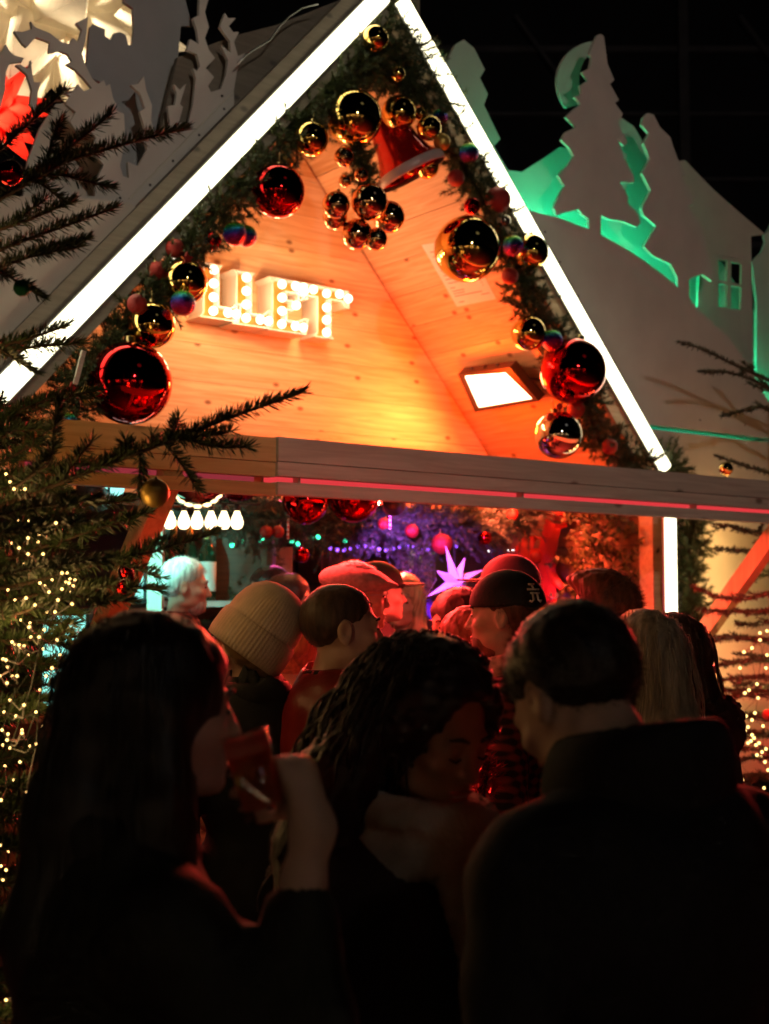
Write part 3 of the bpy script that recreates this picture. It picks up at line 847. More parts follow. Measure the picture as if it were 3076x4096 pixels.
# ------------------------------------------------------------------ marquee letters on the gable wall
m_letter = M('white_enamel', (0.82, 0.80, 0.76), rough=0.35, var=0.04)
m_face = M('orange_letter_face', (0.70, 0.22, 0.02), rough=0.5, var=0.1)
m_bulb = EM('warm_bulb_light', (1.0, 0.80, 0.52), 5)
QS = QB - 0.15
sign = thing('marquee_sign', 'white marquee letters with glowing bulbs on the gable wall', 'sign', G(268, 330, QB), HUT)
hL = G(212, 318, QS)[2]; 
lh = 0.285
def letter(ch, px, py, w):
    B = G(px, py, QS); x0, z0 = B[0], B[2]
    st = 0.095; sf = 0.02
    H = lh
    if ch == 'L': poly = [(-sf,0),(w,0),(w+.015,.10),(w-.012,.10),(w-.05,.07),(st,.07),(st,H-.025),(st+sf,H),(-sf,H),(0,H-.025),(0,.025)]
    elif ch == 'E': poly = [(-sf,0),(w,0),(w+.015,.09),(w-.012,.09),(w-.05,.068),(st,.068),(st,H*.42),(w*.62,H*.42),(w*.62,H*.62),(st,H*.62),(st,H-.068),(w-.05,H-.068),(w-.012,H-.09),(w+.01,H-.09),(w,H),(-sf,H),(0,H-.025),(0,.025)]
    elif ch == 'T': poly = [(-sf,0),(st+sf,0),(st,.025),(st,H-.068),(st+.075,H-.068),(st+.10,H-.10),(st+.125,H-.10),(st+.12,H),(-.12,H),(-.125,H-.10),(-.10,H-.10),(-.075,H-.068),(0,H-.068),(0,.025)]
    else: poly = [(-sf,0),(st+sf,0),(st,.025),(st,H-.025),(st+sf,H),(-sf,H),(0,H-.025),(0,.025)]
    me = bpy.data.meshes.new('letter'); bm = bmesh.new()
    vs = [bm.verts.new((x0 + a, QB - 0.005, z0 + b)) for a, b in poly]
    f = bm.faces.new(vs)
    bmesh.ops.recalc_face_normals(bm, faces=[f])
    r = bmesh.ops.extrude_face_region(bm, geom=[f])
    fr = [g for g in r['geom'] if isinstance(g, bmesh.types.BMFace)][0]
    for v in fr.verts: v.co.y = QS
    ins = bmesh.ops.inset_region(bm, faces=[fr], thickness=0.007, use_even_offset=True)
    r2 = bmesh.ops.extrude_face_region(bm, geom=[fr])
    fi = [g for g in r2['geom'] if isinstance(g, bmesh.types.BMFace)][0]
    bmesh.ops.delete(bm, geom=[fr], context='FACES_ONLY') if fr.is_valid else None
    for v in fi.verts: v.co.y = QS + 0.05
    fi.material_index = 1
    bmesh.ops.recalc_face_normals(bm, faces=bm.faces)
    c = Vector((x0 + w/2, QS, z0))
    bmesh.ops.translate(bm, verts=bm.verts, vec=-c)
    bm.to_mesh(me); bm.free()
    me.materials.append(m_letter); me.materials.append(m_face)
    o = bpy.data.objects.new('letter', me)
    place(o, HUT @ Matrix.Translation(c), sign)
    if ch == 'L': bl = [(st/2, H*k) for k in (.12,.37,.62,.87)] + [(st+.04,.036)] + [(st+.09,.036)]
    elif ch == 'E': bl = [(st/2, H*k) for k in (.12,.37,.62,.87)] + [(st+.04,.034),(st+.09,.034),(st+.045,H*.52),(st+.04,H-.034),(st+.09,H-.034)]
    elif ch == 'T': bl = [(st/2, H*k) for k in (.10,.34,.58,.85)] + [(st+.04,H-.034),(st+.10,H-.05),(-.04,H-.034),(-.10,H-.05)]
    else: bl = [(st/2, H*k) for k in (.12,.37,.62,.87)]
    for a, b in bl:
        p = np.array([x0 + a, QS - 0.022, z0 + b])
        inst('bulb', BULB, HUT @ Matrix.Translation(Vector(p)), o)
mb = MB().sphere((0, 0, 0), 0.023, 14, 9)
BULB = _mesh('bulb', *mb.data(), m_bulb, True)
letter('I', 161, 310, 0.10)
letter('L', 203, 317, 0.215)
letter('L', 236, 324, 0.215)
letter('E', 272, 330, 0.22)
letter('T', 317, 337, 0.10)
for _x in (215, 275, 335): lamp('sign_glow', 'POINT', G(_x, 300, QS - 0.22), 7.5, (1.0, 0.47, 0.19), sign, HUT, size=0.05)

# ------------------------------------------------------------------ paper notice and floodlight on the right slope
def slope_pt(px, py, t=-0.078):
    r = ray(px, py)
    n = np.array([SINA * U[0], SINA * U[1], COSA])    # outward normal of the right slope
    P0 = APEX + n * t
    k = float(np.dot(P0 - CAMP, n) / np.dot(r, n)); P = CAMP + r * k
    v = P - APEX
    return np.array([float(v @ U), float(v @ D), float(P[2])])
nS = np.array([SINA, 0, COSA])
pc = [slope_pt(x, y, -0.079) for x, y in [(421.5, 245), (466, 238), (496, 299), (457, 307)]]
paper = add('paper_notice', MB().add(pc + [p + nS * 0.0008 for p in pc], [(0,1,2,3),(7,6,5,4),(0,4,5,1),(1,5,6,2),(2,6,7,3),(3,7,4,0)]), M('white_paper', (0.82, 0.80, 0.80), rough=0.8, var=0.03), None, HUT,
            label='white printed paper notice pinned to the right roof slope', cat='paper', fix=True)
mb = MB()
A_, B_, C_, D_ = pc
def pp(u, v): return (A_*(1-u)*(1-v) + B_*u*(1-v) + C_*u*v + D_*(1-u)*v) - nS * 0.0006
for v, u0, u1 in [(.12,.1,.6),(.2,.1,.8),(.26,.1,.75),(.32,.1,.4),(.42,.1,.5),(.5,.1,.45),(.56,.1,.5),(.62,.1,.7),(.7,.1,.22),(.75,.1,.4),(.79,.1,.38),(.83,.1,.78),(.88,.72,.93),(.93,.12,.25),(.66,.85,.88),(.7,.85,.88),(.74,.85,.88)]:
    mb.add([pp(u0, v), pp(u1, v), pp(u1, v + .012), pp(u0, v + .012)], [(0,1,2,3)])
add('printed_lines', mb, M('grey_print', (0.25, 0.2, 0.22), rough=0.8), paper, HUT)

def floodlight():
    c = [slope_pt(x, y, -0.20) for x, y in [(465, 379), (503, 372), (528, 399), (478, 406)]]
    cen = sum(c) / 4
    # lamp plane: tilted off the slope towards the back wall
    o = [slope_pt(x, y, -0.19) for x, y in [(459, 373), (511, 366), (540, 400), (476, 411)]]
    ex = (o[1] - o[0]); ex /= np.linalg.norm(ex)
    ny = np.cross(ex, o[3] - o[0]); ny /= np.linalg.norm(ny)
    if np.dot(ny, nS) > 0: ny = -ny
    t = thing('floodlight', 'black LED floodlight glowing on the right roof slope', 'floodlight', cen, HUT)
    bk = [p - ny * 0.055 for p in o]
    add('housing', MB().add(o + bk, [(0,1,2,3),(7,6,5,4),(0,4,5,1),(1,5,6,2),(2,6,7,3),(3,7,4,0)]), m_black, t, HUT, fix=True)
    g = [p + ny * 0.003 for p in [o[0]*.92+o[2]*.08, o[1]*.88+o[3]*.12, o[2]*.92+o[0]*.08, o[3]*.90+o[1]*.10]]
    mbf = MB()
    for i in range(4):
        k = (i + 1) % 4
        mbf.add([o[i]+ny*.0015, o[k]+ny*.0015, o[k]+ny*.012, o[i]+ny*.012, g[i]+ny*.0, g[k]+ny*.0, g[k]+ny*.009, g[i]+ny*.009], [(3,2,6,7),(0,1,2,3),(4,7,6,5)])
    add('frame', mbf, m_black, t, HUT, fix=True)
    add('lens', MB().add(g, [(0,1,2,3)]), EM('orange_floodlight_lens', (1.0, 0.55, 0.28), 14, sample=False), t, HUT)
    for k in range(3):
        p = o[0]*(1-.2-.25*k) + o[1]*(.2+.25*k) - ny*0.03
        add('cooling_fin', MB().sphere(p, 0.014, 8, 6), m_metal, t, HUT, smooth=True)
    e = o[1]*.5 + o[2]*.5 - ny*.04
    add('bracket', MB().tube([e, e + np.array([0.10, -0.02, 0.0]), slope_pt(548, 370, -0.08)], 0.012, 6), m_metal, t, HUT)
    gc = sum(g) / 4
    l = lamp('flood_light_beam', 'AREA', gc + ny * 0.03, 20, (1.0, 0.17, 0.016), t, HUT, size=0.16, target=gc + ny * 1.0 + np.array([-0.25, 0.15, 0.0]))
    l2 = lamp('flood_light_spill', 'POINT', gc + ny * 0.26 + np.array([-0.05, 0.0, 0.0]), 54, (1.0, 0.06, 0.004), t, HUT, size=0.08)
floodlight()

# ------------------------------------------------------------------ folded paper stars behind the left cutouts
def paper_star(name, label, center, R, rin, mat, seed, glow, gcol):
    r2 = random.Random(seed)
    t = thing(name, label, 'star lamp', center)
    dirs = []
    n = 22
    for k in range(n):
        zz = 1 - 2 * (k + 0.5) / n; ph = k * 2.399963 + seed
        dirs.append(np.array([math.sqrt(1 - zz*zz) * math.cos(ph), math.sqrt(1 - zz*zz) * math.sin(ph), zz]))
    for d in dirs:
        q = np.array(Vector(d).to_track_quat('Z', 'Y').to_matrix())
        b = rin * 0.63
        base = [center + q @ np.array([b * math.cos(a), b * math.sin(a), rin * 0.80]) for a in np.arange(4) * math.pi / 2 + r2.random()]
        tip = center + d * R * r2.uniform(0.9, 1.05)
        add('ray', MB().add(base + [tip], [(0,1,4),(1,2,4),(2,3,4),(3,0,4)]), mat, t)
    lamp('star_bulb', 'POINT', center, glow, gcol, t, size=0.05)
def PAPER(name, col):
    m, nt, b = new_mat(name)
    tr = nt.nodes.new('ShaderNodeBsdfTranslucent'); mx = nt.nodes.new('ShaderNodeMixShader')
    nz = nt.nodes.new('ShaderNodeTexNoise'); nz.inputs['Scale'].default_value = 9
    hs = nt.nodes.new('ShaderNodeHueSaturation'); hs.inputs['Color'].default_value = (*col, 1)
    mr = nt.nodes.new('ShaderNodeMapRange'); mr.inputs[3].default_value = 0.85; mr.inputs[4].default_value = 1.1
    nt.links.new(nz.outputs[0], mr.inputs[0]); nt.links.new(mr.outputs[0], hs.inputs['Value'])
    nt.links.new(hs.outputs[0], b.inputs['Base Color']); nt.links.new(hs.outputs[0], tr.inputs[0])
    b.inputs['Roughness'].default_value = 0.7
    mx.inputs[0].default_value = 0.75
    nt.links.new(b.outputs[0], mx.inputs[1]); nt.links.new(tr.outputs[0], mx.inputs[2])
    nt.links.new(mx.outputs[0], nt.nodes['Material Output'].inputs[0])
    return m
paper_star('paper_star', 'big glowing white folded paper star behind the antler cutouts', h2w(G(48, 8, 1.0)), 0.78, 0.30, PAPER('cream_star_paper', (0.86, 0.80, 0.68)), 3, 34, (1.0, 0.80, 0.52))
paper_star('paper_star', 'glowing red folded paper star at the left picture edge', h2w(G(-8, 112, 0.75)), 0.29, 0.10, PAPER('red_star_paper', (0.85, 0.10, 0.06)), 5, 13, (1.0, 0.35, 0.22))

# ------------------------------------------------------------------ fir trees
def fir_branch(tree, P, side, sl, dens, nl, nw, mat, tw, bare=0.0, extra=()):
    """P: polyline of the main stem; side shoots every ~7 cm"""
    lines = []
    seg = np.linalg.norm(np.diff(P, axis=0), axis=1); cum = np.r_[0, np.cumsum(seg)]; L = cum[-1]
    def pt(d):
        i = int(np.clip(np.searchsorted(cum, d) - 1, 0, len(seg) - 1)); u = (d - cum[i]) / seg[i]
        return P[i]*(1-u) + P[i+1]*u, (P[i+1]-P[i]) / seg[i]
    n0 = max(2, int((1 - bare) * 8))
    ds = np.linspace(bare * L, L, n0 + 2)
    lines.append(np.array([pt(d)[0] for d in ds]))
    mb = MB().tube(P, list(np.linspace(tw, 0.0026, len(P))), 6)
    d = max(bare * L, 0.05); k = 0
    while side and d < L - 0.05:
        b, ax = pt(d)
        sd = np.cross(ax, [0, 0, 1.0]); sd /= np.linalg.norm(sd) + 1e-9
        sgn = 1 if k % 2 else -1
        v = ax * 0.75 + sd * sgn * rnd.uniform(0.5, 0.9) + np.array([0, 0, rnd.uniform(-0.12, 0.25)])
        v /= np.linalg.norm(v)
        l = sl * rnd.uniform(0.6, 1.1) * min(1.0, 0.35 + (L - d) / L)
        ln = curve(b, b + v * l, -0.01, 5)
        lines.append(ln); mb.tube(ln, [0.003, 0.0028, 0.0025, 0.0022, 0.0018], 5)
        d += side * rnd.uniform(0.7, 1.3); k += 1
    for e in extra:
        lines.append(e); mb.tube(e, 0.0026, 5)
    br = add('branch', mb, m_twig, tree, smooth=True)
    V, F = needle_geo(lines, dens, nl, nw, True, 0.65, 60)
    add('needles', (V, F), mat, br, kind='stuff')
    return lines

tx, ty = -1.22, 2.95
ltree = thing('fir_tree', 'dense fir tree with warm fairy lights at the left edge', 'tree', (tx, ty, 0))
add('trunk', MB().tube([(tx, ty, 0), (tx, ty, 1.2), (tx + 0.02, ty, 2.4), (tx, ty, 3.5)], [0.075, 0.06, 0.035, 0.008], 10), m_twig, ltree, smooth=True)
def pl(pts, Y, dY=0.0):
    n = len(pts)
    return np.array([at(x, y, Y + dY * i / max(1, n - 1)) for i, (x, y) in enumerate(pts)])
def densify(P, n=8):
    seg = np.linalg.norm(np.diff(P, axis=0), axis=1); cum = np.r_[0, np.cumsum(seg)]
    t = np.linspace(0, cum[-1], n)
    return np.stack([np.interp(t, cum, P[:, i]) for i in range(3)], 1)
NKW = dict(dens=2300, nl=0.026, nw=0.0024, mat=m_needle)
def traced(pts, Y, side=0.0, sl=0.08, bare=0.0, extra=(), dY=0.0, tw=0.007):
    P = pl(pts, Y, dY)
    # lead the stem back to the trunk
    root = np.array([tx, ty, P[0][2] - 0.06])
    if np.linalg.norm(root - P[0]) > 0.12: 
        P = np.concatenate([[root], P])
        bare = max(bare, 0.3 * np.linalg.norm(root - P[1]) / np.sum(np.linalg.norm(np.diff(P, axis=0), axis=1)))
    ex = [densify(pl(e, Y + dY * 0.6), 5) for e in extra]
    fir_branch(ltree, densify(P, 9), side, sl, tw=tw, bare=bare, extra=ex, **NKW)
traced([(-15, 160), (10, 142), (40, 113), (66, 89)], 2.65)
traced([(5, 195), (50, 166), (80, 138), (112, 113)], 2.6, extra=[[(44, 170), (52, 140), (60, 118)], [(50, 166), (70, 160), (94, 152)]])
traced([(0, 200), (45, 168), (90, 153), (135, 141), (184, 128)], 2.55)
traced([(-10, 178), (30, 175), (60, 174), (109, 187)], 2.6, extra=[[(30, 176), (50, 190), (62, 200)]])
traced([(-15, 235), (20, 222), (50, 212), (73, 201)], 2.65, extra=[[(15, 223), (30, 210), (45, 200)]])
traced([(-15, 255), (30, 238), (70, 224), (114, 208)], 2.6)
traced([(-20, 275), (10, 262), (50, 250), (87, 239)], 2.55, extra=[[(30, 257), (60, 250), (80, 247)]])
traced([(-25, 262), (-5, 268), (20, 282), (42, 297)], 2.5)
traced([(-30, 352), (0, 347), (35, 337), (66, 326)], 2.6)
traced([(-30, 355), (0, 352), (40, 346), (82, 343)], 2.65)
traced([(-35, 335), (-5, 345), (18, 357), (34, 372)], 2.5)
traced([(-10, 510), (30, 492), (74, 477), (127, 456), (170, 442), (215, 423), (260, 405), (303, 392)], 2.5, tw=0.010,
       extra=[[(168, 443), (174, 430), (179, 418)], [(150, 449), (152, 441), (152, 435)], [(126, 457), (126, 448), (125, 440)], [(172, 441), (205, 436), (233, 431)],
              [(180, 437), (212, 447), (250, 447)], [(165, 444), (182, 464), (197, 489)], [(140, 452), (140, 470), (138, 492)], [(60, 482), (75, 462), (92, 441)], [(90, 471), (112, 461), (132, 446)]])
traced([(40, 480), (53, 458), (54, 430), (57, 402)], 2.45)
traced([(-10, 470), (20, 452), (40, 440), (62, 418)], 2.6, side=0.07)
traced([(-10, 430), (15, 415), (35, 400), (58, 395)], 2.7, side=0.07)
traced([(20, 585), (80, 568), (134, 556), (175, 547), (215, 533)], 2.55, extra=[[(110, 561), (140, 570), (161, 578)], [(125, 558), (150, 548), (170, 538)]])
traced([(10, 600), (60, 590), (110, 585), (161, 590)], 2.6, side=0.09)
traced([(10, 560), (60, 540), (110, 525), (150, 512)], 2.6, side=0.08)
traced([(0, 620), (50, 600), (90, 592), (135, 602)], 2.45, side=0.08)
traced([(-5, 540), (40, 520), (85, 505), (130, 500)], 2.7, side=0.08)
r3 = random.Random(5)
for k in range(62):
    y = 395 + 640 * (k / 62) + r3.uniform(-12, 12)
    reach = 118 if y < 690 else (70 if y < 850 else 45)
    xt = r3.uniform(0.35, 1.0) * reach
    Y = r3.uniform(2.35, 3.25)
    rise = r3.uniform(-12, 22)
    x0 = -60
    traced([(x0, y + rise), ((x0 + xt) / 2, y + rise * 0.3 + r3.uniform(-6, 6)), (xt, y - rise * 0.4)], Y, side=0.075, sl=0.12)
# hidden far side of the crown, so the tree is whole from elsewhere
for k in range(26):
    z = 0.5 + 2.7 * k / 26; a = k * 2.4
    L = 0.85 * (1 - z / 3.8)
    if -1.5 < math.sin(a) * 1 and math.cos(a) > 0.3: continue
    P = curve((tx, ty, z), (tx + L * math.cos(a), ty + L * math.sin(a), z - 0.05), -0.03, 6)
    fir_branch(ltree, P, 0.10, 0.13, 700, 0.022, 0.003, m_needle, 0.008)

# right fir tree between the canopy beam and the facade
m_needle_r = NEEDLE('fir_needles_dark', (0.020, 0.036, 0.014), (0.045, 0.062, 0.022))
rt = G(812, 900, -0.42)
rtree = thing('fir_tree', 'dark fir tree with fairy lights at the right edge behind the brace', 'tree', (rt[0], rt[1], 0), HUT)
RT = h2w((rt[0], rt[1], 0))
add('trunk', MB().tube([RT, RT + [0, 0, 1.5], RT + [0, 0, 3.6]], [0.09, 0.06, 0.01], 10), m_twig, rtree, smooth=True)
def rtraced(pts, q=-0.45, side=0.10, sl=0.16, dens=800):
    P = np.array([h2w(G(x, y, q)) for x, y in pts])
    P = np.concatenate([[np.array([RT[0], RT[1], P[0][2] - 0.05])], P])
    fir_branch(rtree, densify(P, 9), side, sl, dens, 0.024, 0.0042, m_needle_r, 0.012, bare=0.15)
rtraced([(780, 385), (740, 368), (705, 350), (678, 342)], -0.5, side=0)
rtraced([(780, 395), (750, 378), (725, 372), (699, 372)], -0.45, side=0.2)
rtraced([(785, 420), (765, 405), (748, 410), (722, 417)], -0.5, side=0.2)
rtraced([(785, 400), (765, 385), (752, 370), (742, 362)], -0.4, side=0.2)
rtraced([(790, 480), (765, 472), (740, 465), (716, 456)], -0.5, side=0)
for p in [[(785,545),(755,532),(733,527),(712,524)], [(785,560),(760,553),(740,550),(718,549)], [(785,590),(745,600),(715,598),(693,586)], [(785,610),(750,612),(720,612),(698,610)],
          [(785,640),(750,640),(725,636),(704,642)], [(785,655),(755,660),(730,663),(706,668)], [(785,690),(755,692),(720,690),(695,676)], [(785,720),(750,716),(722,714),(700,700)],
          [(790,520),(770,512),(755,516),(742,520)], [(790,570),(770,575),(750,578),(735,585)], [(790,625),(770,622),(748,626),(735,622)]]:
    rtraced(p, rnd.uniform(-0.55, -0.25), side=0.09)
for k in range(26):
    y = 640 + 12 * k + rnd.uniform(-8, 8)
    rtraced([(790, y + 6), (765, y), (rnd.uniform(690, 735), y + rnd.uniform(-6, 14))], rnd.uniform(-0.6, -0.2), side=0.10)
for k in range(16):
    z = 0.5 + 3.0 * k / 16; a = k * 2.4; L = 0.8 * (1 - z / 4.0)
    P = curve(RT + [0, 0, z], RT + np.array([L * abs(math.cos(a)) + 0.1, L * math.sin(a) * 0.4, z - 0.05]), -0.03, 6)
    fir_branch(rtree, P, 0.12, 0.15, 500, 0.024, 0.004, m_needle_r, 0.01)

# ------------------------------------------------------------------ fairy lights
m_fairy = EM('fairy_light_glow', (1.0, 0.56, 0.17), 6, sample=False)
FAIRY = _mesh('bulb', *MB().sphere((0, 0, 0), 0.0024, 8, 6).data(), m_fairy, True)
FAIRYR = _mesh('bulb', *MB().sphere((0, 0, 0), 0.0075, 8, 6).data(), EM('fairy_light_glow_right', (1.0, 0.62, 0.2), 4.5, sample=False), True)
m_wire = M('dark_green_wire', (0.01, 0.015, 0.01), rough=0.5)
def fairy(label, pts, mesh, lights, tree):
    t = thing('fairy_lights', label, 'fairy lights', pts[len(pts) // 2])
    mb = MB()
    for i in range(0, len(pts) - 1):
        if np.linalg.norm(np.array(pts[i]) - pts[i + 1]) < 0.45:
            mid = (np.array(pts[i]) + pts[i + 1]) / 2 + np.array([0, 0.02, -0.015])
            mb.tube([pts[i], mid, pts[i + 1]], 0.0012, 4, False)
    add('wire', mb, m_wire, t)
    for p in pts: inst('bulb', mesh, Matrix.Translation(Vector(p)), t)
    for p, e, c, s in lights: lamp('bulb_glow', 'POINT', p, e, c, t, size=s)
seeds = [(6,474),(10,482),(14,489),(21,491),(25,489),(41,517),(29,521),(56,523),(18,521),(12,533),(28,538),(20,533),(39,535),(38,542),(12,543),(19,548),(43,554),(28,554),(24,564),(45,570),(23,569),(52,580),(40,583),(45,586),(62,573),(67,573),(66,582),(70,579),(75,580),(69,583),(73,586),(49,592),(62,589),(71,592),(72,604),(21,620),(30,623),(29,627),(44,630),(31,637),(39,637),(57,640),(43,649),(12,642),(14,645),(19,645),(24,646),(28,655),(3,659),(6,660),(8,667),(12,676),(17,676),(7,683),(0,676),(20,648),(2,730),(8,734),(3,745),(22,733),(22,730),(7,740),(42,726),(30,746),(36,744),(10,748),(47,612),(58,600),(35,605),(15,600),(5,610),(26,598),(8,590),(33,570),(55,612),(10,700),(24,705),(16,716),(4,712),(36,712),(5,766),(1,800),(0,845),(8,852),(1,866),(6,870),(20,762),(12,905),(3,880),(14,996),(22,1002),(28,1008),(35,999),(6,1000),(18,982),(30,985),(48,758),(14,780),(26,792),(40,690),(52,668),(60,655),(46,676)]
P = []
r4 = random.Random(9)
for x, y in seeds: P.append(at(x, y, r4.uniform(2.3, 2.6)))
warm = (1.0, 0.55, 0.18)
fairy('warm white fairy lights wound through the left fir tree', P, FAIRY,
      [(at(20, 490, 2.5), 0.45, warm, .05), (at(45, 560, 2.42), 0.8, warm, .05), (at(15, 620, 2.42), 0.8, warm, .05), (at(60, 610, 2.6), 0.7, warm, .05), (at(10, 735, 2.45), 0.6, warm, .05),
       (at(5, 670, 2.5), 0.6, warm, .05), (at(15, 1000, 2.4), 0.3, warm, .05), (at(-30, 380, 2.5), 0.5, warm, .05), (at(-30, 250, 2.6), 0.4, warm, .05), (at(95, 392, 3.6), 1.1, warm, .06), (at(60, 560, 3.6), 0.8, warm, .06), (at(110, 520, 3.3), 1.0, warm, .06), (at(40, 470, 3.3), 0.8, warm, .06)], ltree)
seedr = [(766,668),(760,633),(752,648),(757,684),(767,631),(744,652),(760,640),(740,668),(749,690),(745,693),(758,698),(735,716),(746,716),(752,720),(748,727),(745,731),(752,735),(754,738),(751,741),(756,745),(759,743),(748,743),(762,752),(766,749),(757,755),(761,757),(768,770),(765,762),(763,726),(755,713),(767,655),(738,760),(764,788),(742,780)]
fairy('warm fairy lights scattered in the right fir tree', [h2w(G(x, y, -0.62)) for x, y in seedr], FAIRYR,
      [(h2w(G(750, 600, -0.25)), 5, warm, .08), (h2w(G(755, 700, -0.3)), 6, warm, .08), (h2w(G(740, 540, -0.2)), 3.5, warm, .08)], rtree)

# baubles hanging in the two trees
bauble(10, 173, 13, 'red', 'glossy dark red bauble hanging in the top of the left fir tree', Y=2.5)
bauble(22, 288, 8.5, 'green', 'small green glitter bauble under a twig of the left fir tree', Y=2.5)
bauble(155, 493, 14.5, 'goldm', 'matte gold bauble hanging from the long left branch below the beam', Y=2.5, tilt=(0.1, 0.1, 0))
bauble(125, 588, 9, 'red', 'dark red bauble hanging low in the left fir branches', Y=2.6)
bauble(128, 572, 10, 'red', 'dim red bauble half hidden in the needles above the brace', Y=2.7)
bauble(726, 469, 7, 'gold', 'small gold bauble on a twig above the right end of the beam', q=-0.55)
bauble(712, 669, 6, 'glass', 'small clear glass bauble in the right fir tree', q=-0.6)
bauble(768, 715, 6, 'redm', 'small red bauble at the right picture edge among the fairy lights', q=-0.6)

# ------------------------------------------------------------------ stalls across the lane behind the camera (seen in the baubles)
def far_stall(x, y, w, label, glow, rz):
    fr = Matrix.Translation((x, y, 0)) @ Matrix.Rotation(rz, 4, 'Z')
    t = thing('market_stall', label, 'stall', (0, 0, 0), fr, 'stalls across the lane')
    add('counter', MB().box((0, 0, 0.5), (w, 0.6, 1.0)), m_midwood, t, fr)
    add('back_wall', MB().box((0, -1.0, 1.3), (w, 0.05, 2.6)), m_midwood, t, fr)
    mb = MB()
    for s in (-1, 1): mb.box((0, -0.45 + s * 0.62, 2.72), (w + 0.4, 1.32, 0.05), np.array(Matrix.Rotation(-s * 0.45, 3, 'X')))
    add('roof', mb, m_greywood, t, fr)
    for s in (-1, 1): add('post', MB().box((s * (w / 2 - 0.05), 0.2, 1.25), (0.09, 0.09, 2.5)), m_spruce_s, t, fr)
    for k in range(5):
        xx = -w / 2 + w * (k + 0.5) / 5
        add('shelf_light', MB().box((xx, -0.93, 1.55 + 0.25 * (k % 2)), (w / 7, 0.03, 0.34)), EM('stall_shelf_light', glow, 0.6), t, fr)
    for k in range(24):
        xx = -w / 2 + w * (k % 12 + 0.5) / 12
        add('bulb', MB().sphere((xx, 0.28, 2.28 - 0.5 * (k // 12)), 0.04, 8, 6), EM('stall_bulb', (1.0, 0.72, 0.42), 14, sample=False), t, fr, smooth=True)
far_stall(-5.2, -5.2, 3.0, 'warm lit wooden market stall across the lane, left of three', (1.0, 0.60, 0.30), 0.5)
far_stall(-0.9, -6.4, 3.2, 'warm lit wooden market stall across the lane, middle of three', (1.0, 0.66, 0.36), 0.0)
far_stall(7.4, -4.2, 3.0, 'warm lit wooden market stall across the lane, far right one', (1.0, 0.70, 0.42), -0.7)
far_stall(-9.0, -2.6, 3.0, 'warm lit wooden market stall across the lane, far left one', (1.0, 0.62, 0.34), 0.9)
far_stall(3.4, -6.2, 3.0, 'warm lit wooden market stall across the lane, right of three', (1.0, 0.65, 0.35), -0.3)

# ------------------------------------------------------------------ inside the bar
def wall_pt(px, py, s):
    r = ray(px, py); k = float(np.dot(APEX + U * s - CAMP, U) / np.dot(r, U)); P = CAMP + r * k; v = P - APEX
    return np.array([float(v @ U), float(v @ D), float(P[2])])
# festoon of clear bulbs
m_fest = EM('festoon_bulb_glow', (1.0, 0.76, 0.42), 5)
fb = thing('bulb_string', 'row of pear shaped glowing bulbs under the bar ceiling', 'light string', at(200, 505, 5.7))
add('cable', MB().tube([at(x, 504 + 0.00012 * (x - 200) ** 2, 5.7) for x in range(140, 262, 10)], 0.006, 6), m_black, fb, smooth=True)
FB = _mesh('bulb', *MB().lathe([(0.001, -0.052), (0.016, -0.049), (0.026, -0.035), (0.028, -0.02), (0.022, 0.0), (0.013, 0.02), (0.011, 0.028)], 14).data(), m_fest, True)
FS = _mesh('socket', *MB().cyl((0, 0, 0.028), (0, 0, 0.06), 0.013).data(), m_black, True)
for x in (142, 156, 170, 184, 197, 211, 224, 237):
    Wm = Matrix.Translation(Vector(at(x, 517.5, 5.7)))
    b_ = inst('bulb', FB, Wm, fb); inst('socket', FS, Wm, b_)
# teal light boxes at the left
m_teal = EM('teal_lightbox', (0.28, 0.95, 0.80), 1.5)
def lightbox(label, x0, y0, x1, y1, Y):
    a, b = at(x0, y0, Y), at(x1, y1, Y)
    t = thing('light_box', label, 'light box', ((a[0]+b[0])/2, Y, b[2]))
    w, h = b[0]-a[0], a[2]-b[2]; c = (a + b) / 2
    add('case', MB().box(c + [0, 0.045, 0], (w + 0.03, 0.08, h + 0.03)), m_black, t)
    add('screen', MB().box(c, (w, 0.006, h)), m_teal, t)
lightbox('teal glowing light box behind the left brace', 44, 612, 84, 706, 5.9)
lightbox('narrow teal light panel beside the white bar post', 128, 556, 143, 600, 6.3)
tb = thing('bulb_string', 'three teal bulbs under the red edge behind the left branches', 'light string', at(102, 478, 5.4))
add('cable', MB().tube([at(70, 479, 5.4), at(102, 478, 5.4), at(135, 479, 5.4)], 0.006, 6), m_black, tb)
for x in (86, 102, 117):
    add('bulb', MB().sphere(at(x, 488, 5.4), 0.032, 12, 8, (1, 1, 1.1)), EM('teal_bulb_glow', (0.35, 1.0, 0.88), 1.6, sample=False), tb, smooth=True)
# white post and shelf with bottles
a, b = at(157, 470, 6.25), at(157, 660, 6.25)
add('bar_post', MB().box((a[0], a[1], 1.075), (0.07, 0.07, 2.15)), m_ply_edge, None, label='pale square bar post left of the wine bottles', cat='post')
sh = thing('bottle_shelf', 'dark wall shelf carrying the row of wine bottles', 'shelf', at(215, 605, 6.75))
zs = at(215, 601, 6.6)[2]
add('board', MB().box((at(215, 601, 6.7)[0], 6.72, zs - 0.015), (0.62, 0.24, 0.03)), M('shelf_paint_rose', (0.55, 0.35, 0.33), rough=0.5), sh)
add('back_panel', MB().box((at(215, 560, 6.86)[0], 6.87, zs + 0.2), (0.62, 0.02, 0.6)), m_darkwood, sh)
for dx in (-0.29, 0.29): add('upright', MB().box((at(215, 560, 6.72)[0] + dx, 6.73, zs - 0.35), (0.03, 0.2, 1.3)), m_darkwood, sh)
m_bot = M('dark_green_bottle_glass', (0.01, 0.03, 0.015), rough=0.08, var=0.1, coat=0.5)
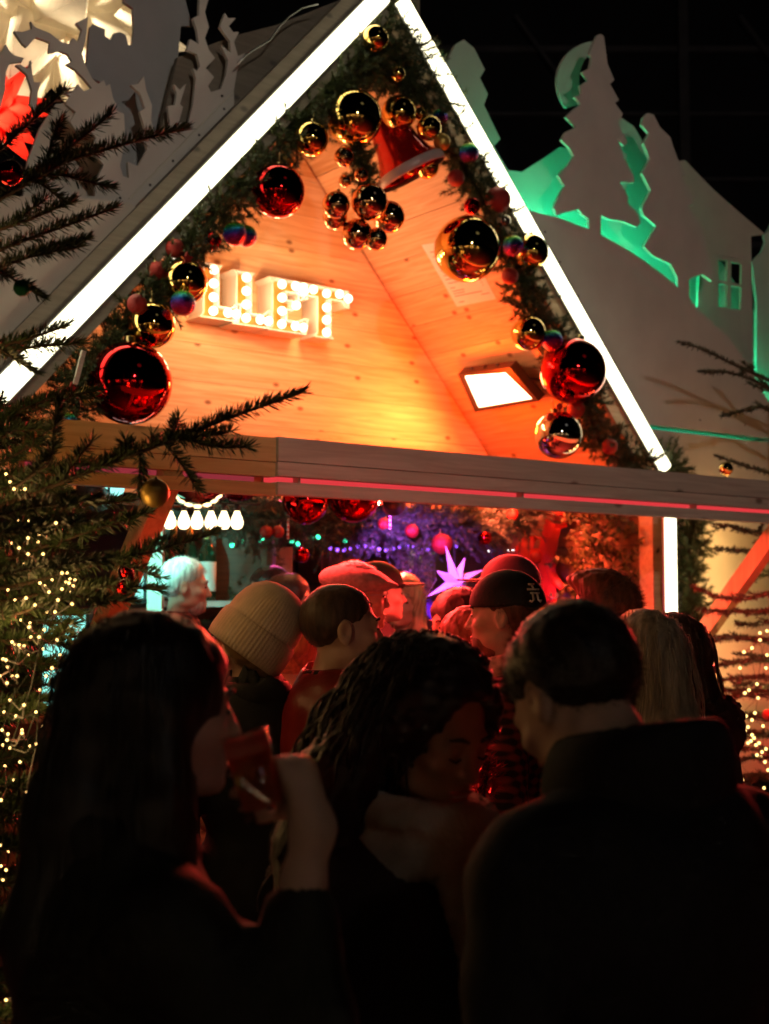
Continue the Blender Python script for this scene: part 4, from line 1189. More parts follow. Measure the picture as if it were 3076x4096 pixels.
m_lab = M('white_bottle_label', (0.78, 0.78, 0.76), rough=0.6, var=0.05)
m_foil = M('gold_foil', (0.7, 0.45, 0.15), rough=0.35, metal=0.9)
for x, lab in ((173, 'left wine bottle on the shelf, nearest the white post'), (189, 'middle wine bottle on the shelf behind the white haired man'), (207, 'right wine bottle on the shelf behind the white haired man')):
    p = at(x, 601, 6.68); p[2] = zs
    t = thing('wine_bottle', lab, 'bottle', p, group='wine bottles on the shelf')
    add('glass', MB().lathe([(0.001, 0), (0.043, 0.002), (0.045, 0.02), (0.045, 0.24), (0.030, 0.285), (0.017, 0.32), (0.016, 0.40), (0.001, 0.402)], 20, p), m_bot, t, smooth=True)
    add('paper_label', MB().lathe([(0.0463, 0.05), (0.0463, 0.20)], 20, p), m_lab, t, smooth=True)
    add('foil', MB().lathe([(0.0175, 0.32), (0.0172, 0.395), (0.001, 0.404)], 16, p), m_foil, t, smooth=True)
# menu boards
def menu(label, x0, y0, x1, y1, Y, col):
    a, b = at(x0, y0, Y), at(x1, y1, Y); c = (a + b) / 2; w, h = b[0]-a[0], a[2]-b[2]
    t = thing('menu_board', label, 'board', (c[0], Y, b[2]))
    add('sheet', MB().box(c, (w, 0.012, h)), M('menu_sheet', col, rough=0.6, var=0.06), t)
    mb = MB()
    for k in range(9):
        z = a[2] - h * (0.12 + 0.095 * k); l = w * (0.45 + 0.3 * ((k * 7) % 3) / 2)
        mb.box((a[0] + w * 0.1 + l / 2, Y - 0.0075, z), (l, 0.002, h * 0.018))
    add('printed_lines', mb, M('menu_print', (0.3, 0.25, 0.2), rough=0.7), t)
menu('beige menu board behind the dark haired pair', 254, 547, 292, 602, 7.3, (0.72, 0.58, 0.42))
menu('cream notice on the back wall beside the menu board', 222, 606, 243, 630, 7.3, (0.6, 0.5, 0.4))

# inner fir garland with baubles, candy canes and beads
garland('fir_garland', 'thick fir garland hung across the bar ceiling with red baubles', [(212, 503), (245, 520), (285, 516), (330, 522), (380, 520), (430, 525), (480, 522), (530, 508)], 0.75, 0.14, 900, mat=NEEDLE('blue_green_fir_needles', (0.02, 0.045, 0.03), (0.06, 0.10, 0.07)), sprlen=(0.1, 0.2), dens=500)
garland('fir_garland', 'fir spray hanging down beside the menu board', [(245, 530), (252, 560), (243, 590), (232, 612)], 1.2, 0.13, 240, mat=m_needle, sprlen=(0.08, 0.15), dens=500)
garland('fir_garland', 'dark fir twigs hanging before the purple plume', [(420, 540), (416, 560), (414, 585)], 0.7, 0.05, 70, mat=m_needle, sprlen=(0.06, 0.1), dens=500)
bauble(199, 470, 39, 'silver', 'huge mirror bauble hanging under the left beam joint', q=0.2, tilt=(0, 0, 0))
bauble(238, 481, 22, 'violet', 'violet mirror bauble behind the huge mirror bauble', q=0.5, tilt=(0, 0, 0))
bauble(305, 502, 23, 'red', 'large red bauble hanging under the beam with a glitter top', q=0.2, tilt=(0, 0, 0))
bauble(353, 496, 27, 'red', 'large dark red bauble under the beam next to the red lamp', q=0.3, tilt=(0, 0, 0))
for x, y, r, k, l in [(384,524,6.5,'redm','small red bauble with a candy cane under the bar garland'), (412,531,7,'redm','red bauble hanging left of the salmon coloured one'), (442,544,10.5,'redm','salmon matte bauble hanging lowest above the star'),
                      (485,538,7,'red','glossy red bauble hanging right of the salmon one'), (266,532,6.5,'redm','left one of the paired red baubles under the garland'), (278,532,6.5,'redm','right one of the paired red baubles under the garland'),
                      (302,555,8,'red','dim red bauble below the paired red ones'), (513,515,6,'redm','red bauble in the garland left of the ribbon')]:
    bauble(x, y, r, k, l, q=0.62)
def cane(px, py, label, q):
    P = G(px, py, q); mbw, mbr = MB(), MB()
    pts = [P + np.array([0, 0, -0.06 + 0.012 * k]) for k in range(8)] + [P + np.array([0.018 - 0.018 * math.cos(a), 0, 0.026 + 0.018 * math.sin(a)]) for a in np.linspace(0.3, math.pi, 6)]
    t = thing('candy_cane', label, 'candy cane', P, HUT)
    add('stick', MB().tube(pts, 0.006, 8), M('cane_white', (0.75, 0.7, 0.7), rough=0.3), t, HUT, smooth=True)
    for k in range(1, len(pts) - 1, 2): mbr.tube([pts[k] * .65 + pts[k - 1] * .35, pts[k] * .65 + pts[k + 1] * .35], 0.0066, 8)
    add('stripes', mbr, M('cane_red', (0.6, 0.02, 0.02), rough=0.3), t, HUT, smooth=True)
cane(288, 527, 'white candy cane hanging beside the paired red baubles', 0.6)
cane(390, 518, 'candy cane hanging on a small red bauble', 0.55)
# coloured fairy beads
def beads(label, col, pts, q, s=9, r=0.011):
    t = thing('light_beads', label, 'fairy lights', G(*pts[0], q), HUT)
    add('wire', MB().tube([G(x, y - 2, q) for x, y in pts], 0.002, 4, False), m_wire, t, HUT)
    me = _mesh('bead', *MB().sphere((0, 0, 0), r, 8, 6).data(), EM('bead_light', col, s, sample=False), True)
    for x, y in pts: inst('bead', me, HUT @ Matrix.Translation(Vector(G(x, y, q))), t)
beads('purple light beads along the back of the bar', (0.30, 0.08, 1.0), [(330 + 7 * k, 548 + 2 * math.sin(k)) for k in range(19)], 1.6, 6)
beads('green light beads under the fir garland', (0.05, 1.0, 0.5), [(242, 541), (259, 541), (262, 538), (292, 541), (298, 544), (312, 538), (318, 537), (345, 541), (232, 545)], 0.9, 5, 0.012)
beads('pink light beads beside the left fir spray', (1.0, 0.1, 0.5), [(249, 587), (251, 590), (246, 597), (303, 610), (308, 616), (297, 617)], 1.3, 6)
beads('violet light beads among the glasses on the counter', (0.35, 0.1, 1.0), [(290, 617), (294, 631), (300, 626), (301, 640), (297, 645), (305, 649), (296, 655), (288, 640), (303, 634), (307, 642)], 0.8, 5, 0.012)
beads('white light beads in the bright display', (1.0, 0.95, 0.9), [(497, 546), (501, 548), (505, 545), (490, 552), (513, 548), (517, 546), (484, 556), (509, 552), (476, 560)], 1.9, 14, 0.016)
# tinsel curtain and tap tower
tc_ = thing('tinsel_curtain', 'gold tinsel curtain behind the flat cap', 'decoration', G(345, 600, 1.9), HUT)
for k in range(22):
    x = 322 + 2.1 * k
    p = G(x, 550, 1.9 + 0.02 * (k % 3)); h = pxm(p, 46 + 5 * (k % 4))
    add('strand', MB().box(p - np.array([0, 0, h / 2]), (0.007, 0.002, h), np.array(Matrix.Rotation(0.7 * k, 3, 'Z'))), m_foil, tc_, HUT)
# pale plume in a vase and the purple heart
pv = thing('pampas_vase', 'pale plume in a tall glass lit pink behind the smiling woman', 'vase', G(417, 668, 0.95), HUT)
m_plume = M('pale_plume', (0.75, 0.62, 0.66), rough=0.9, var=0.3, vscale=30, stretch=(1, 1, 0.15))
mb = MB(); p0 = G(417, 612, 0.95)
for k in range(130):
    a = rnd.gauss(0, 0.5); b = rnd.gauss(0, 0.4); L = pxm(p0, rnd.uniform(36, 52))
    tip = p0 + np.array([0.085 * math.sin(a * 1.4) , 0.06 * b, L])
    mid = p0 + np.array([0.095 * math.sin(a * 1.3), 0.06 * b, L * 0.6])
    mb.tube([p0 + np.array([rnd.gauss(0, .01), rnd.gauss(0, .01), 0]), mid, tip], [0.003, 0.005, 0.0015], 4, False)
add('plume', mb, m_plume, pv, HUT, smooth=True)
add('collar', MB().lathe([(0.035, 0), (0.04, 0.012), (0.035, 0.024)], 16, p0 - np.array([0, 0, 0.03])), m_alu, pv, HUT, smooth=True)
add('glass', MB().lathe([(0.001, -0.26), (0.035, -0.255), (0.02, -0.2), (0.022, -0.1), (0.03, -0.03)], 16, p0), M('violet_glass', (0.5, 0.3, 0.6), rough=0.05, trans=0.6), pv, HUT, smooth=True)
hp = G(434, 610, 0.8); R_ = pxm(hp, 15)
poly = [(hp[0] + R_ * 0.062 * 16 * math.sin(t) ** 3, hp[2] + R_ * 0.062 * (13 * math.cos(t) - 5 * math.cos(2*t) - 2 * math.cos(3*t) - math.cos(4*t))) for t in np.linspace(0, 2 * math.pi, 29)[:-1]]
add('heart_ornament', MB().prism(poly, lambda a, b, t: (a, t, b), 0.79, 0.81), M('violet_heart_felt', (0.12, 0.05, 0.35), rough=0.8), None, HUT, label='dark violet heart hanging right of the plume', cat='ornament', fix=True)
add('hanging_thread', MB().cyl(hp + np.array([0, 0, R_ * .4]), G(436, 540, 0.8), 0.0015, n=5), m_black, bpy.data.objects['heart_ornament'], HUT)
# faceted star hanging over the crowd
sp = G(456, 583, 0.55); SR = pxm(sp, 40)
st = thing('faceted_star', 'white faceted eight pointed star lit violet above the crowd', 'star', sp, HUT)
m_star = M('star_white_card', (0.72, 0.76, 0.80), rough=0.5, var=0.05)
for k in range(8):
    a = k * math.pi / 4 + 0.35
    L = SR * (1.0 if k % 2 == 0 else 0.72)
    d = np.array([math.cos(a), 0, math.sin(a)]); n_ = np.array([-math.sin(a), 0, math.cos(a)])
    b0, b1 = sp + (d * 0.24 + n_ * 0.15) * SR, sp + (d * 0.24 - n_ * 0.15) * SR
    add('point', MB().add([sp + [0, -SR * .2, 0], b0, sp + d * L, b1, sp + [0, SR * .2, 0]], [(0,1,2),(0,2,3),(4,2,1),(4,3,2)]), m_star, st, HUT, fix=True)
add('thread', MB().cyl(sp + np.array([0, 0, SR * 0.15]), G(452, 520, 0.55), 0.003, n=5), m_black, st, HUT)
# bright shop display deep behind
dsp = thing('lit_display', 'bright white lit display behind the dark cap', 'display', G(495, 590, 2.1), HUT)
m_disp = EM('display_light', (1.0, 0.95, 0.86), 2.2)
for k, (x0, y0, x1, y1) in enumerate([(470, 556, 496, 566), (496, 552, 520, 560), (478, 566, 512, 571), (466, 575, 488, 580), (505, 562, 522, 568)]):
    a, b = G(x0, y0, 2.1), G(x1, y1, 2.1)
    add('light_panel', MB().box((a + b) / 2, (abs(b[0] - a[0]), 0.02, abs(a[2] - b[2]))), m_disp, dsp, HUT)
    add('shelf', MB().box(((a + b) / 2)[0:2].tolist() + [b[2] - 0.02], (abs(b[0] - a[0]) + .05, 0.2, 0.015)), m_midwood, dsp, HUT)
for x, c in ((414, (0.9, 0.85, 0.2)), (423, (0.75, 0.85, 0.15)), (432, (0.6, 0.75, 0.2)), (440, (0.9, 0.75, 0.3))):
    p = G(x, 575, 2.2)
    t = thing('lit_bottle', {414: 'yellow glowing bottle nearest the plume', 423: 'yellow green glowing bottle second from the plume', 432: 'green glowing bottle third from the plume', 440: 'amber glowing bottle nearest the star'}[x], 'bottle', p, HUT, 'glowing bottles on the back shelf')
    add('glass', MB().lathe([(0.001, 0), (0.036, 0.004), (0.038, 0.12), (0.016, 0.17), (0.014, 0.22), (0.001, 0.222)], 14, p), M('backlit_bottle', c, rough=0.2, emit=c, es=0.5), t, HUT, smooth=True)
    add('stopper', MB().cyl(p + [0, 0, 0.222], p + [0, 0, 0.245], 0.012), m_black, t, HUT)
gp = G(428, 577, 2.2)
add('wall_shelf', MB().box(gp - np.array([0, -0.03, 0.015]), (0.42, 0.16, 0.02)), m_midwood, None, HUT, label='narrow back shelf carrying four glowing bottles', cat='shelf')
# stemware on the counter
for x, y, l in ((291, 650, 'stemmed glass left of three before the violet beads'), (299, 652, 'stemmed glass middle of three before the violet beads'), (307, 650, 'stemmed glass right of three before the violet beads')):
    p = G(x, y, 0.95)
    t = thing('wine_glass', l, 'glass', p, HUT, 'stemmed glasses on the counter')
    add('foot', MB().lathe([(0.001, 0), (0.035, 0.002), (0.006, 0.008), (0.004, 0.09)], 14, p), M('clear_glass_stem', (0.8, 0.7, 0.9), rough=0.03, trans=0.9), t, HUT, smooth=True)
    add('bowl', MB().lathe([(0.004, 0.09), (0.03, 0.11), (0.04, 0.15), (0.034, 0.20)], 16, p), M('clear_glass_bowl', (0.8, 0.7, 0.9), rough=0.03, trans=0.9), t, HUT, smooth=True)

# red ribbon and mistletoe on the right inner wall
SW = EAVE - 0.05
m_ribbon = M('red_ribbon_satin', (0.62, 0.035, 0.015), rough=0.45, var=0.15, vscale=12)
rb = thing('ribbon_bow', 'big red ribbon bow with long tail inside the right wall', 'ribbon', wall_pt(551, 690, SW), HUT)
def strip(pts, wd, s=SW):
    """ribbon: list of pixel centre points with half widths in px"""
    V = []; F = []
    for i, (x, y, bul) in enumerate(pts):
        w = wd[i] if isinstance(wd, (list, tuple)) else wd
        for e in (-1, -.5, 0, .5, 1):
            P = wall_pt(x + e * w, y, s); P[0] -= bul * (1 - 0.5 * e * e) + 0.01; V.append(P)
    for i in range(len(pts) - 1):
        for j in range(4): F.append((i*5+j, i*5+j+1, (i+1)*5+j+1, (i+1)*5+j))
    return V, F
add('tail', MB().add(*strip([(560,500,.03),(560,512,.05),(557,525,.05),(554,540,.06),(551,555,.05),(550,570,.04),(551,590,.03),(553,612,.02),(554,640,.02),(555,690,.02)], [7,8,9,9,9,9,8,8,8,8])), m_ribbon, rb, HUT, smooth=True)
add('upper_loop', MB().add(*strip([(547,497,.02),(551,503,.06),(560,510,.10),(566,518,.10),(566,527,.06),(556,530,.03)], [9,10,9,7,6,4])), m_ribbon, rb, HUT, smooth=True)
add('loop', MB().add(*strip([(545,540,.03),(536,536,.08),(531,548,.10),(530,562,.10),(535,572,.06),(541,574,.02)], [4,7,9,9,7,4])), m_ribbon, rb, HUT, smooth=True)
add('loop', MB().add(*strip([(548,566,.02),(556,574,.05),(562,584,.06),(566,590,.04)], [3,5,6,2])), m_ribbon, rb, HUT, smooth=True)
add('knot', MB().sphere(wall_pt(543, 556, SW) - np.array([0.06, 0, 0]), 0.045, 14, 10), m_ribbon, rb, HUT, smooth=True)
mi = thing('mistletoe_bunch', 'leafy mistletoe bunch with berries on the wall left of the neon post', 'plant', wall_pt(600, 640, SW), HUT)
LV, LF, tw_, be = [], [], MB(), MB()
for k in range(75):
    a0 = wall_pt(rnd.uniform(575, 640), rnd.uniform(495, 600), SW); a0[0] -= rnd.uniform(0.01, 0.06)
    v = np.array([rnd.gauss(-0.5, .5), rnd.gauss(0, 1), rnd.gauss(-0.4, .8)]); v /= np.linalg.norm(v)
    ln = curve(a0, a0 + v * rnd.uniform(.12, .26), -0.02, 6, 0.008); ln[:, 0] = np.minimum(ln[:, 0], SW - 0.005)
    tw_.tube(ln, 0.0022, 4, False)
    for p in ln[1:]:
        for e in range(4):
            d = np.array([rnd.gauss(0, 1) for _ in range(3)]); d /= np.linalg.norm(d)
            w = np.cross(d, [rnd.gauss(0, 1) for _ in range(3)]); w /= np.linalg.norm(w)
            l = rnd.uniform(.03, .05); n = len(LV)
            LV += [p, p + d*l*.5 + w*l*.22, p + d*l, p + d*l*.5 - w*l*.22]; LF.append((n, n+1, n+2, n+3))
    if k % 2: be.sphere(ln[3], 0.007, 8, 6)
add('leaves', (np.array(LV), LF), M('mistletoe_leaf', (0.12, 0.13, 0.045), rough=0.5, var=0.4, vscale=20), mi, HUT, kind='stuff')
add('twigs', tw_, m_twig, mi, HUT, kind='stuff')
add('berries', be, M('mistletoe_berry', (0.6, 0.5, 0.42), rough=0.3), mi, HUT, smooth=True, kind='stuff')
garland('tinsel_garland', 'frilly red tinsel garland hanging low between the crowd', [(482, 715), (478, 745), (484, 775), (480, 810)], -2.2, 0.03, 60, mat=M('red_tinsel', (0.45, 0.02, 0.02), rough=0.3, metal=0.5), sprlen=(0.02, 0.05), dens=700)

# ------------------------------------------------------------------ coloured lamps of the bar
def par_can(label, pos, tgt, col, e, spot=110, lens=6, frame=HUT, sz=0.055):
    pos = np.array(pos, float); tgt = np.array(tgt, float)
    t = thing('stage_lamp', label, 'lamp', pos, frame)
    d = tgt - pos; d /= np.linalg.norm(d)
    add('can', MB().cyl(pos - d * 0.14, pos, sz * 0.85, sz, 16), m_black, t, frame, smooth=True)
    add('lens', MB().cyl(pos + d * 0.001, pos + d * 0.006, sz * 0.85, n=16), EM('coloured_lens', col, lens, sample=False), t, frame)
    add('yoke', MB().tube([pos - d * 0.07 + [0.07, 0, 0], pos - d * 0.07 + [0.07, 0, 0.12], pos - d * 0.07 + [-0.07, 0, 0.12], pos - d * 0.07 + [-0.07, 0, 0]], 0.006, 6), m_metal, t, frame)
    lamp('lamp_beam', 'SPOT', pos + d * 0.02, e, col, t, frame, size=0.05, target=tgt, spot=spot, blend=0.6)
rp = G(386, 496, 0.35)
par_can('red stage lamp glowing under the beam by the dark red bauble', rp, rp + np.array([0.15, -1.0, -0.8]), (1.0, 0.045, 0.025), 520, 150, 9)
par_can('red stage lamp aimed at the ribbon from the ceiling', G(470, 484, 0.5), wall_pt(560, 560, SW), (1.0, 0.10, 0.04), 330, 48, 6)
par_can('violet stage lamp under the beam right of the red one', G(394, 506, 0.12), G(422, 608, 1.0), (0.55, 0.09, 1.0), 190, 58, 6)
par_can('magenta stage lamp under the ceiling facing the white haired man', G(290, 500, 1.2), h2w((0, 0, 0)) * 0 + G(205, 590, 0.3), (1.0, 0.10, 0.42), 130, 70, 6)
par_can('teal stage lamp behind the left fir branches', G(100, 500, 0.2), G(190, 580, 0.9), (0.22, 1.0, 0.80), 75, 60, 6)

# ------------------------------------------------------------------ people: smooth-blended solids meshed with surface nets
def nets(F, xs, ys, zs):
    S = F < 0
    n0, n1, n2 = F.shape
    X = [xs, ys, zs]
    acc = np.zeros((n0 - 1, n1 - 1, n2 - 1, 3)); cnt = np.zeros((n0 - 1, n1 - 1, n2 - 1))
    for ax in range(3):
        sl0 = [slice(None)] * 3; sl1 = [slice(None)] * 3
        sl0[ax] = slice(0, -1); sl1[ax] = slice(1, None)
        a, b = F[tuple(sl0)], F[tuple(sl1)]
        cr = (a < 0) != (b < 0)
        t = np.where(cr, a / np.where(cr, a - b, 1), 0)
        pos = [None] * 3
        for k in range(3):
            sh = [1, 1, 1]; sh[k] = -1
            if k == ax:
                x0 = X[k][:-1].reshape(sh); x1 = X[k][1:].reshape(sh); pos[k] = x0 + t * (x1 - x0)
            else: pos[k] = np.broadcast_to(X[k].reshape(sh), a.shape)
        o = [k for k in range(3) if k != ax]
        for i in (0, 1):
            for j in (0, 1):
                s = [slice(None)] * 3
                s[o[0]] = slice(0, -1) if i == 0 else slice(1, None)
                s[o[1]] = slice(0, -1) if j == 0 else slice(1, None)
                s = tuple(s); c = cr[s]
                cnt += c
                for k in range(3): acc[..., k] += np.where(c, pos[k][s], 0)
    ok = cnt > 0
    idx = -np.ones(ok.shape, int); idx[ok] = np.arange(ok.sum())
    V = acc[ok] / cnt[ok][:, None]
    Q = []
    for ax in range(3):
        o = [(ax + 1) % 3, (ax + 2) % 3]
        sl0 = [slice(None)] * 3; sl1 = [slice(None)] * 3
        sl0[ax] = slice(0, -1); sl1[ax] = slice(1, None)
        for k in o: sl0[k] = slice(1, -1); sl1[k] = slice(1, -1)
        a, b = S[tuple(sl0)], S[tuple(sl1)]
        cr = a != b
        g = []
        for i, j in ((0, 0), (1, 0), (1, 1), (0, 1)):
            s = [slice(None)] * 3
            s[o[0]] = slice(0, -1) if i == 0 else slice(1, None)
            s[o[1]] = slice(0, -1) if j == 0 else slice(1, None)
            g.append(idx[tuple(s)][cr])
        q = np.stack(g, 1); fl = ~a[cr]
        q[fl] = q[fl][:, ::-1]
        Q.append(q)
    Q = np.concatenate(Q)
    return V, Q[(Q >= 0).all(1)]

def axis(lo, hi, f0, f1, df, dc):
    a = np.arange(f0, f1 + df * .5, df)
    l = np.arange(f0 - dc, lo - dc, -dc)[::-1]; r = np.arange(a[-1] + dc, hi + dc, dc)
    return np.concatenate([l, a, r])
def ell(p, c, r, R=None):
    q = p - np.array(c)
    if R is not None: q = q @ np.array(R)
    r = np.array(r)
    k0 = np.sqrt(((q / r) ** 2).sum(-1)); k1 = np.sqrt(((q / (r * r)) ** 2).sum(-1)) + 1e-9
    return k0 * (k0 - 1) / k1
def capd(p, a, b, ra, rb):
    a = np.array(a, float); b = np.array(b, float); ba = b - a
    t = np.clip(((p - a) @ ba) / (ba @ ba), 0, 1)
    return np.sqrt(((p - a - t[..., None] * ba) ** 2).sum(-1)) - (ra + (rb - ra) * t)
def smin(a, b, k):
    h = np.clip(0.5 + 0.5 * (b - a) / k, 0, 1)
    return b * (1 - h) + a * h - k * h * (1 - h)
def smax(a, b, k): return -smin(-a, -b, k)
def chain(p, pts, rs, k=0.02, d=None):
    for i in range(len(pts) - 1):
        e = capd(p, pts[i], pts[i + 1], rs[i], rs[i + 1])
        d = e if d is None else smin(d, e, k)
    return d

def head_sdf(p, female=False, smile=0.0):
    w = 0.93 if female else 1.0
    d = ell(p, (0, -.016, .032), (.076, .099, .088))
    d = smin(d, ell(p, (0, .022, -.03), (.063 * w, .074, .085)), .03)
    d = smin(d, ell(p, (0, .036, -.076), (.047 * w, .050, .038)), .025)
    d = smin(d, ell(p, (0, .080, -.098), (.021 * w, .018, .016)), .02)
    for s in (-1, 1):
        d = smin(d, ell(p, (s * .044 * w, .064, -.022), (.021, .020, .017)), .018)
        d = smin(d, ell(p, (s * .048 * w, .01, -.072), (.016, .04, .02)), .02)
    d = smin(d, capd(p, (-.036, .082, .024), (.036, .082, .024), .011 if not female else .008, .011 if not female else .008), .014)
    for s in (-1, 1):
        d = smax(d, -ell(p, (s * .031, .100, .004), (.019, .016, .012)), .012)
        d = smin(d, ell(p, (s * .031, .079, .003), (.0135, .0135, .0125)), .004)
    d = smin(d, capd(p, (0, .090, .014), (0, .111, -.030), .0065, .0105), .010)
    for s in (-1, 1): d = smin(d, ell(p, (s * .012, .098, -.034), (.008, .010, .007)), .007)
    d = smin(d, ell(p, (0, .091, -.062), (.023 + .006 * smile, .009, .0055)), .006)
    d = smin(d, ell(p, (0, .090, -.073), (.019 + .004 * smile, .010, .0065)), .007)
    d = smax(d, -capd(p, (-.02, .100, -.0675), (.02, .100, -.0675), .0022, .0022), .004)
    for s in (-1, 1):
        e = ell(p, (s * .079, -.008, -.004), (.011, .021, .033))
        e = smax(e, -ell(p, (s * .090, -.003, .0), (.010, .013, .022)), .006)
        e = smin(e, ell(p, (s * .080, -.004, -.030), (.007, .009, .010)), .008)
        d = smin(d, e, .008)
    return d
def zl(y):
    return np.interp(y, [-.2, -.07, -.035, -.012, .012, .03, .055, .085, .2], [-.085, -.082, -.055, .010, .012, .02, .045, .068, .075])

HAIRM = {}
def hair_mat(name, c, rough=0.45):
    if name not in HAIRM:
        HAIRM[name] = M(name, c, rough=rough, var=0.55, vscale=60, bump=0.5, bscale=90, stretch=(1, 1, 0.08), sheen=0.15)
    return HAIRM[name]
SKIN = {'fair': M('fair_skin', (0.58, 0.36, 0.27), rough=0.5, var=0.08, vscale=25, bump=0.12, bscale=220),
        'tan': M('tan_skin', (0.36, 0.20, 0.125), rough=0.5, var=0.08, vscale=25, bump=0.1, bscale=220)}
m_lip = M('lip_skin', (0.42, 0.16, 0.14), rough=0.4, var=0.1)
m_brow = M('dark_brow_hair', (0.035, 0.022, 0.015), rough=0.6)
m_browp = M('pale_brow_hair', (.3, .26, .22))
m_eye = M('dark_eyes', (.015, .01, .008), rough=.15)
m_shoe = M('dark_leather_shoes', (0.02, 0.017, 0.015), rough=0.4)
m_jeans = M('dark_denim', (0.03, 0.035, 0.05), rough=0.8, var=0.2, vscale=20)

def grid(xs, ys, zs):
    return np.stack(np.meshgrid(xs, ys, zs, indexing='ij'), -1)

def strands(P, n, base, length, curl, rad, seed, spread, mat, skip=-9, freq=60):
    r_ = random.Random(seed); mb = MB()
    for k in range(n):
        a = r_.uniform(-2.55, 2.55); el = r_.uniform(-.1, 1.25)
        d = np.array([math.sin(a) * math.cos(el), -math.cos(a) * math.cos(el) , math.sin(el)])
        if (d[1] > .2 and el < .95) or (d[0] < skip and el < .9): continue
        p0_ = np.array([0, -.018, .036]) + d * np.array(base)
        L = length * r_.uniform(.55, 1.0); ph = r_.uniform(0, 6.28)
        out = np.array([d[0], min(d[1], 0), 0]); pts = []
        for i in range(26):
            u = i / 25
            c = p0_ + out * spread * math.sin(min(u * 2.2, 1.57)) + np.array([0, 0, -L * max(0, u - .1 * (1 - u)) - .0 * u])
            w = curl * min(1, u * 4)
            pts.append(c + np.array([w * math.cos(ph + u * L * freq), w * math.sin(ph + u * L * freq), 0]))
        mb.tube(pts, rad, 4, False)
    add('strands', mb, mat, P['t'], P['Wh'], smooth=True, recenter=False, kind='stuff')
def person(label, px, ytop, Y, facing, hair, hcol, jacket, skin='fair', female=False, yaw=0, pitch=0, roll=0, lean=0.0, fine=0.007,
           collar=0.0, girth=1.0, hump=0.0, autocollar=True, group='people in the crowd', smile=0, hat=None, rightarm=None):
    top = at(px, ytop, Y)
    Hm0 = Euler((RAD(-pitch), RAD(roll), RAD(yaw)), 'XYZ')
    hr = Matrix.Rotation(RAD(yaw), 3, 'Z') @ Matrix.Rotation(RAD(-pitch), 3, 'X') @ Matrix.Rotation(RAD(roll), 3, 'Y')
    # top of the head after nodding (hair or hat adds a little)
    ht = {'buzz': .008, 'short': .016, 'quiff': .03, 'long': .018, 'curly': .035, 'bun': .015, 'pony': .015, None: 0}[hair] + {'beanie': .045, 'cap': .012, 'flat': .012, None: 0}[hat]
    ptop = max((hr @ Vector((0, y, z)))[2] for y, z in ((0, .12 + ht), (-.06, .105 + ht), (-.1, .06 + ht * .6), (.05, .1 + ht)))
    hz = top[2] - ptop
    hy = lean + 0.03
    h = hz + .118
    sh = hz - .118 - .098 + hump
    head = Matrix.Translation((0, hy, hz)) @ hr.to_4x4()
    rz = RAD(facing - 90)
    Rz = Matrix.Rotation(rz, 3, 'Z')
    off = Rz @ Vector((0, hy, 0))
    Wp = Matrix.Translation((top[0] - off[0], Y - off[1], 0)) @ Rz.to_4x4()
    t = bpy.data.objects.new('person', None); t.empty_display_size = 0.1
    place(t, Wp); tag(t, label, 'person', group)
    hi = np.array(hr).T                    # world->head rotation
    # --- body
    fx, fy = 0.115, 0.135
    if rightarm is None:
        xs = axis(-.26, .26, -fx, fx, fine, .03); ys = axis(-.2, .3 + lean, hy - fy, hy + fy, fine, .03)
    else:
        xs = axis(-.3, .45, -fx, .42, fine, .03); ys = axis(-.25, .6, hy - fy, .52, fine, .03)
    zs = axis(0, h + .03, hz - (.16 if rightarm is None else .42), hz + .13, fine, .04)
    p = grid(xs, ys, zs)
    ph = (p - np.array([0, hy, hz])) @ np.array(hr)
    d = head_sdf(ph, female, smile)
    nb = np.array([0, lean * .6 - .005, sh + .04]); nt = np.array(head @ Vector((0, -.022, -.075)))
    d = smin(d, capd(p, nb, nt, .062 if not female else .052, .05 if not female else .043), .02)
    for s in (-1, 1): d = smin(d, capd(p, (0, lean * .5, sh + .025), (s * .12, lean * .5, sh - .03), .05, .045), .04)
    d = smin(d, ell(p, (0, lean * .35, sh - .14), (.145, .095, .19)), .05)
    d = smin(d, ell(p, (0, 0, h * .54), (.14, .1, .14)), .06)
    for s in (-1, 1): d = smin(d, chain(p, [(s*.08, 0, h*.5), (s*.085, .01, h*.28), (s*.085, 0, .06)], [.075, .055, .045], .03), .03)
    if rightarm is not None:
        A = [np.array(q) for q in rightarm['arm']]
        d = smin(d, chain(p, A, [.045, .042, .036, .027], .02), .02)
        d = np.minimum(d, 9)
        d = smin(d, chain(p, rightarm['palm'], rightarm['palmr'], .02), .02)
        for fpts in rightarm['fingers']:
            d = smin(d, chain(p, fpts, [.0098, .009, .0085, .0072][:len(fpts)], .004), .006)
    V, Q = nets(d, xs, ys, zs)
    add('body', (V, Q), SKIN[skin], t, Wp, smooth=True, recenter=False)
    Wh = Wp @ head
    # --- features that differ in colour
    bm_ = m_brow if hcol[0] < .3 else m_browp
    for s in (-1, 1):
        add('eyebrow', MB().tube([(s*.014, .0955, .026), (s*.032, .0945, .032), (s*.047, .083, .026)], [.003, .0042, .002], 6), bm_, t, Wh, smooth=True, recenter=False)
        ey = MB()
        if pitch > 12: ey.tube([(s*.019, .0935, -.003), (s*.031, .0955, -.0075), (s*.043, .090, -.003)], [.0016, .0028, .0014], 6)
        else: ey.sphere((s*.031, .0835, .003), .0105, 12, 8, (1, 1, .62))
        add('eye', ey, m_eye, t, Wh, smooth=True, recenter=False)
    lp = MB().sphere((0, .0945, -.0625), .0215 + .006 * smile, 14, 8, (1, .33, .2)).sphere((0, .0935, -.0728), .018 + .004 * smile, 14, 8, (1, .42, .27))
    add('lips', lp, m_lip, t, Wh, smooth=True, recenter=False)
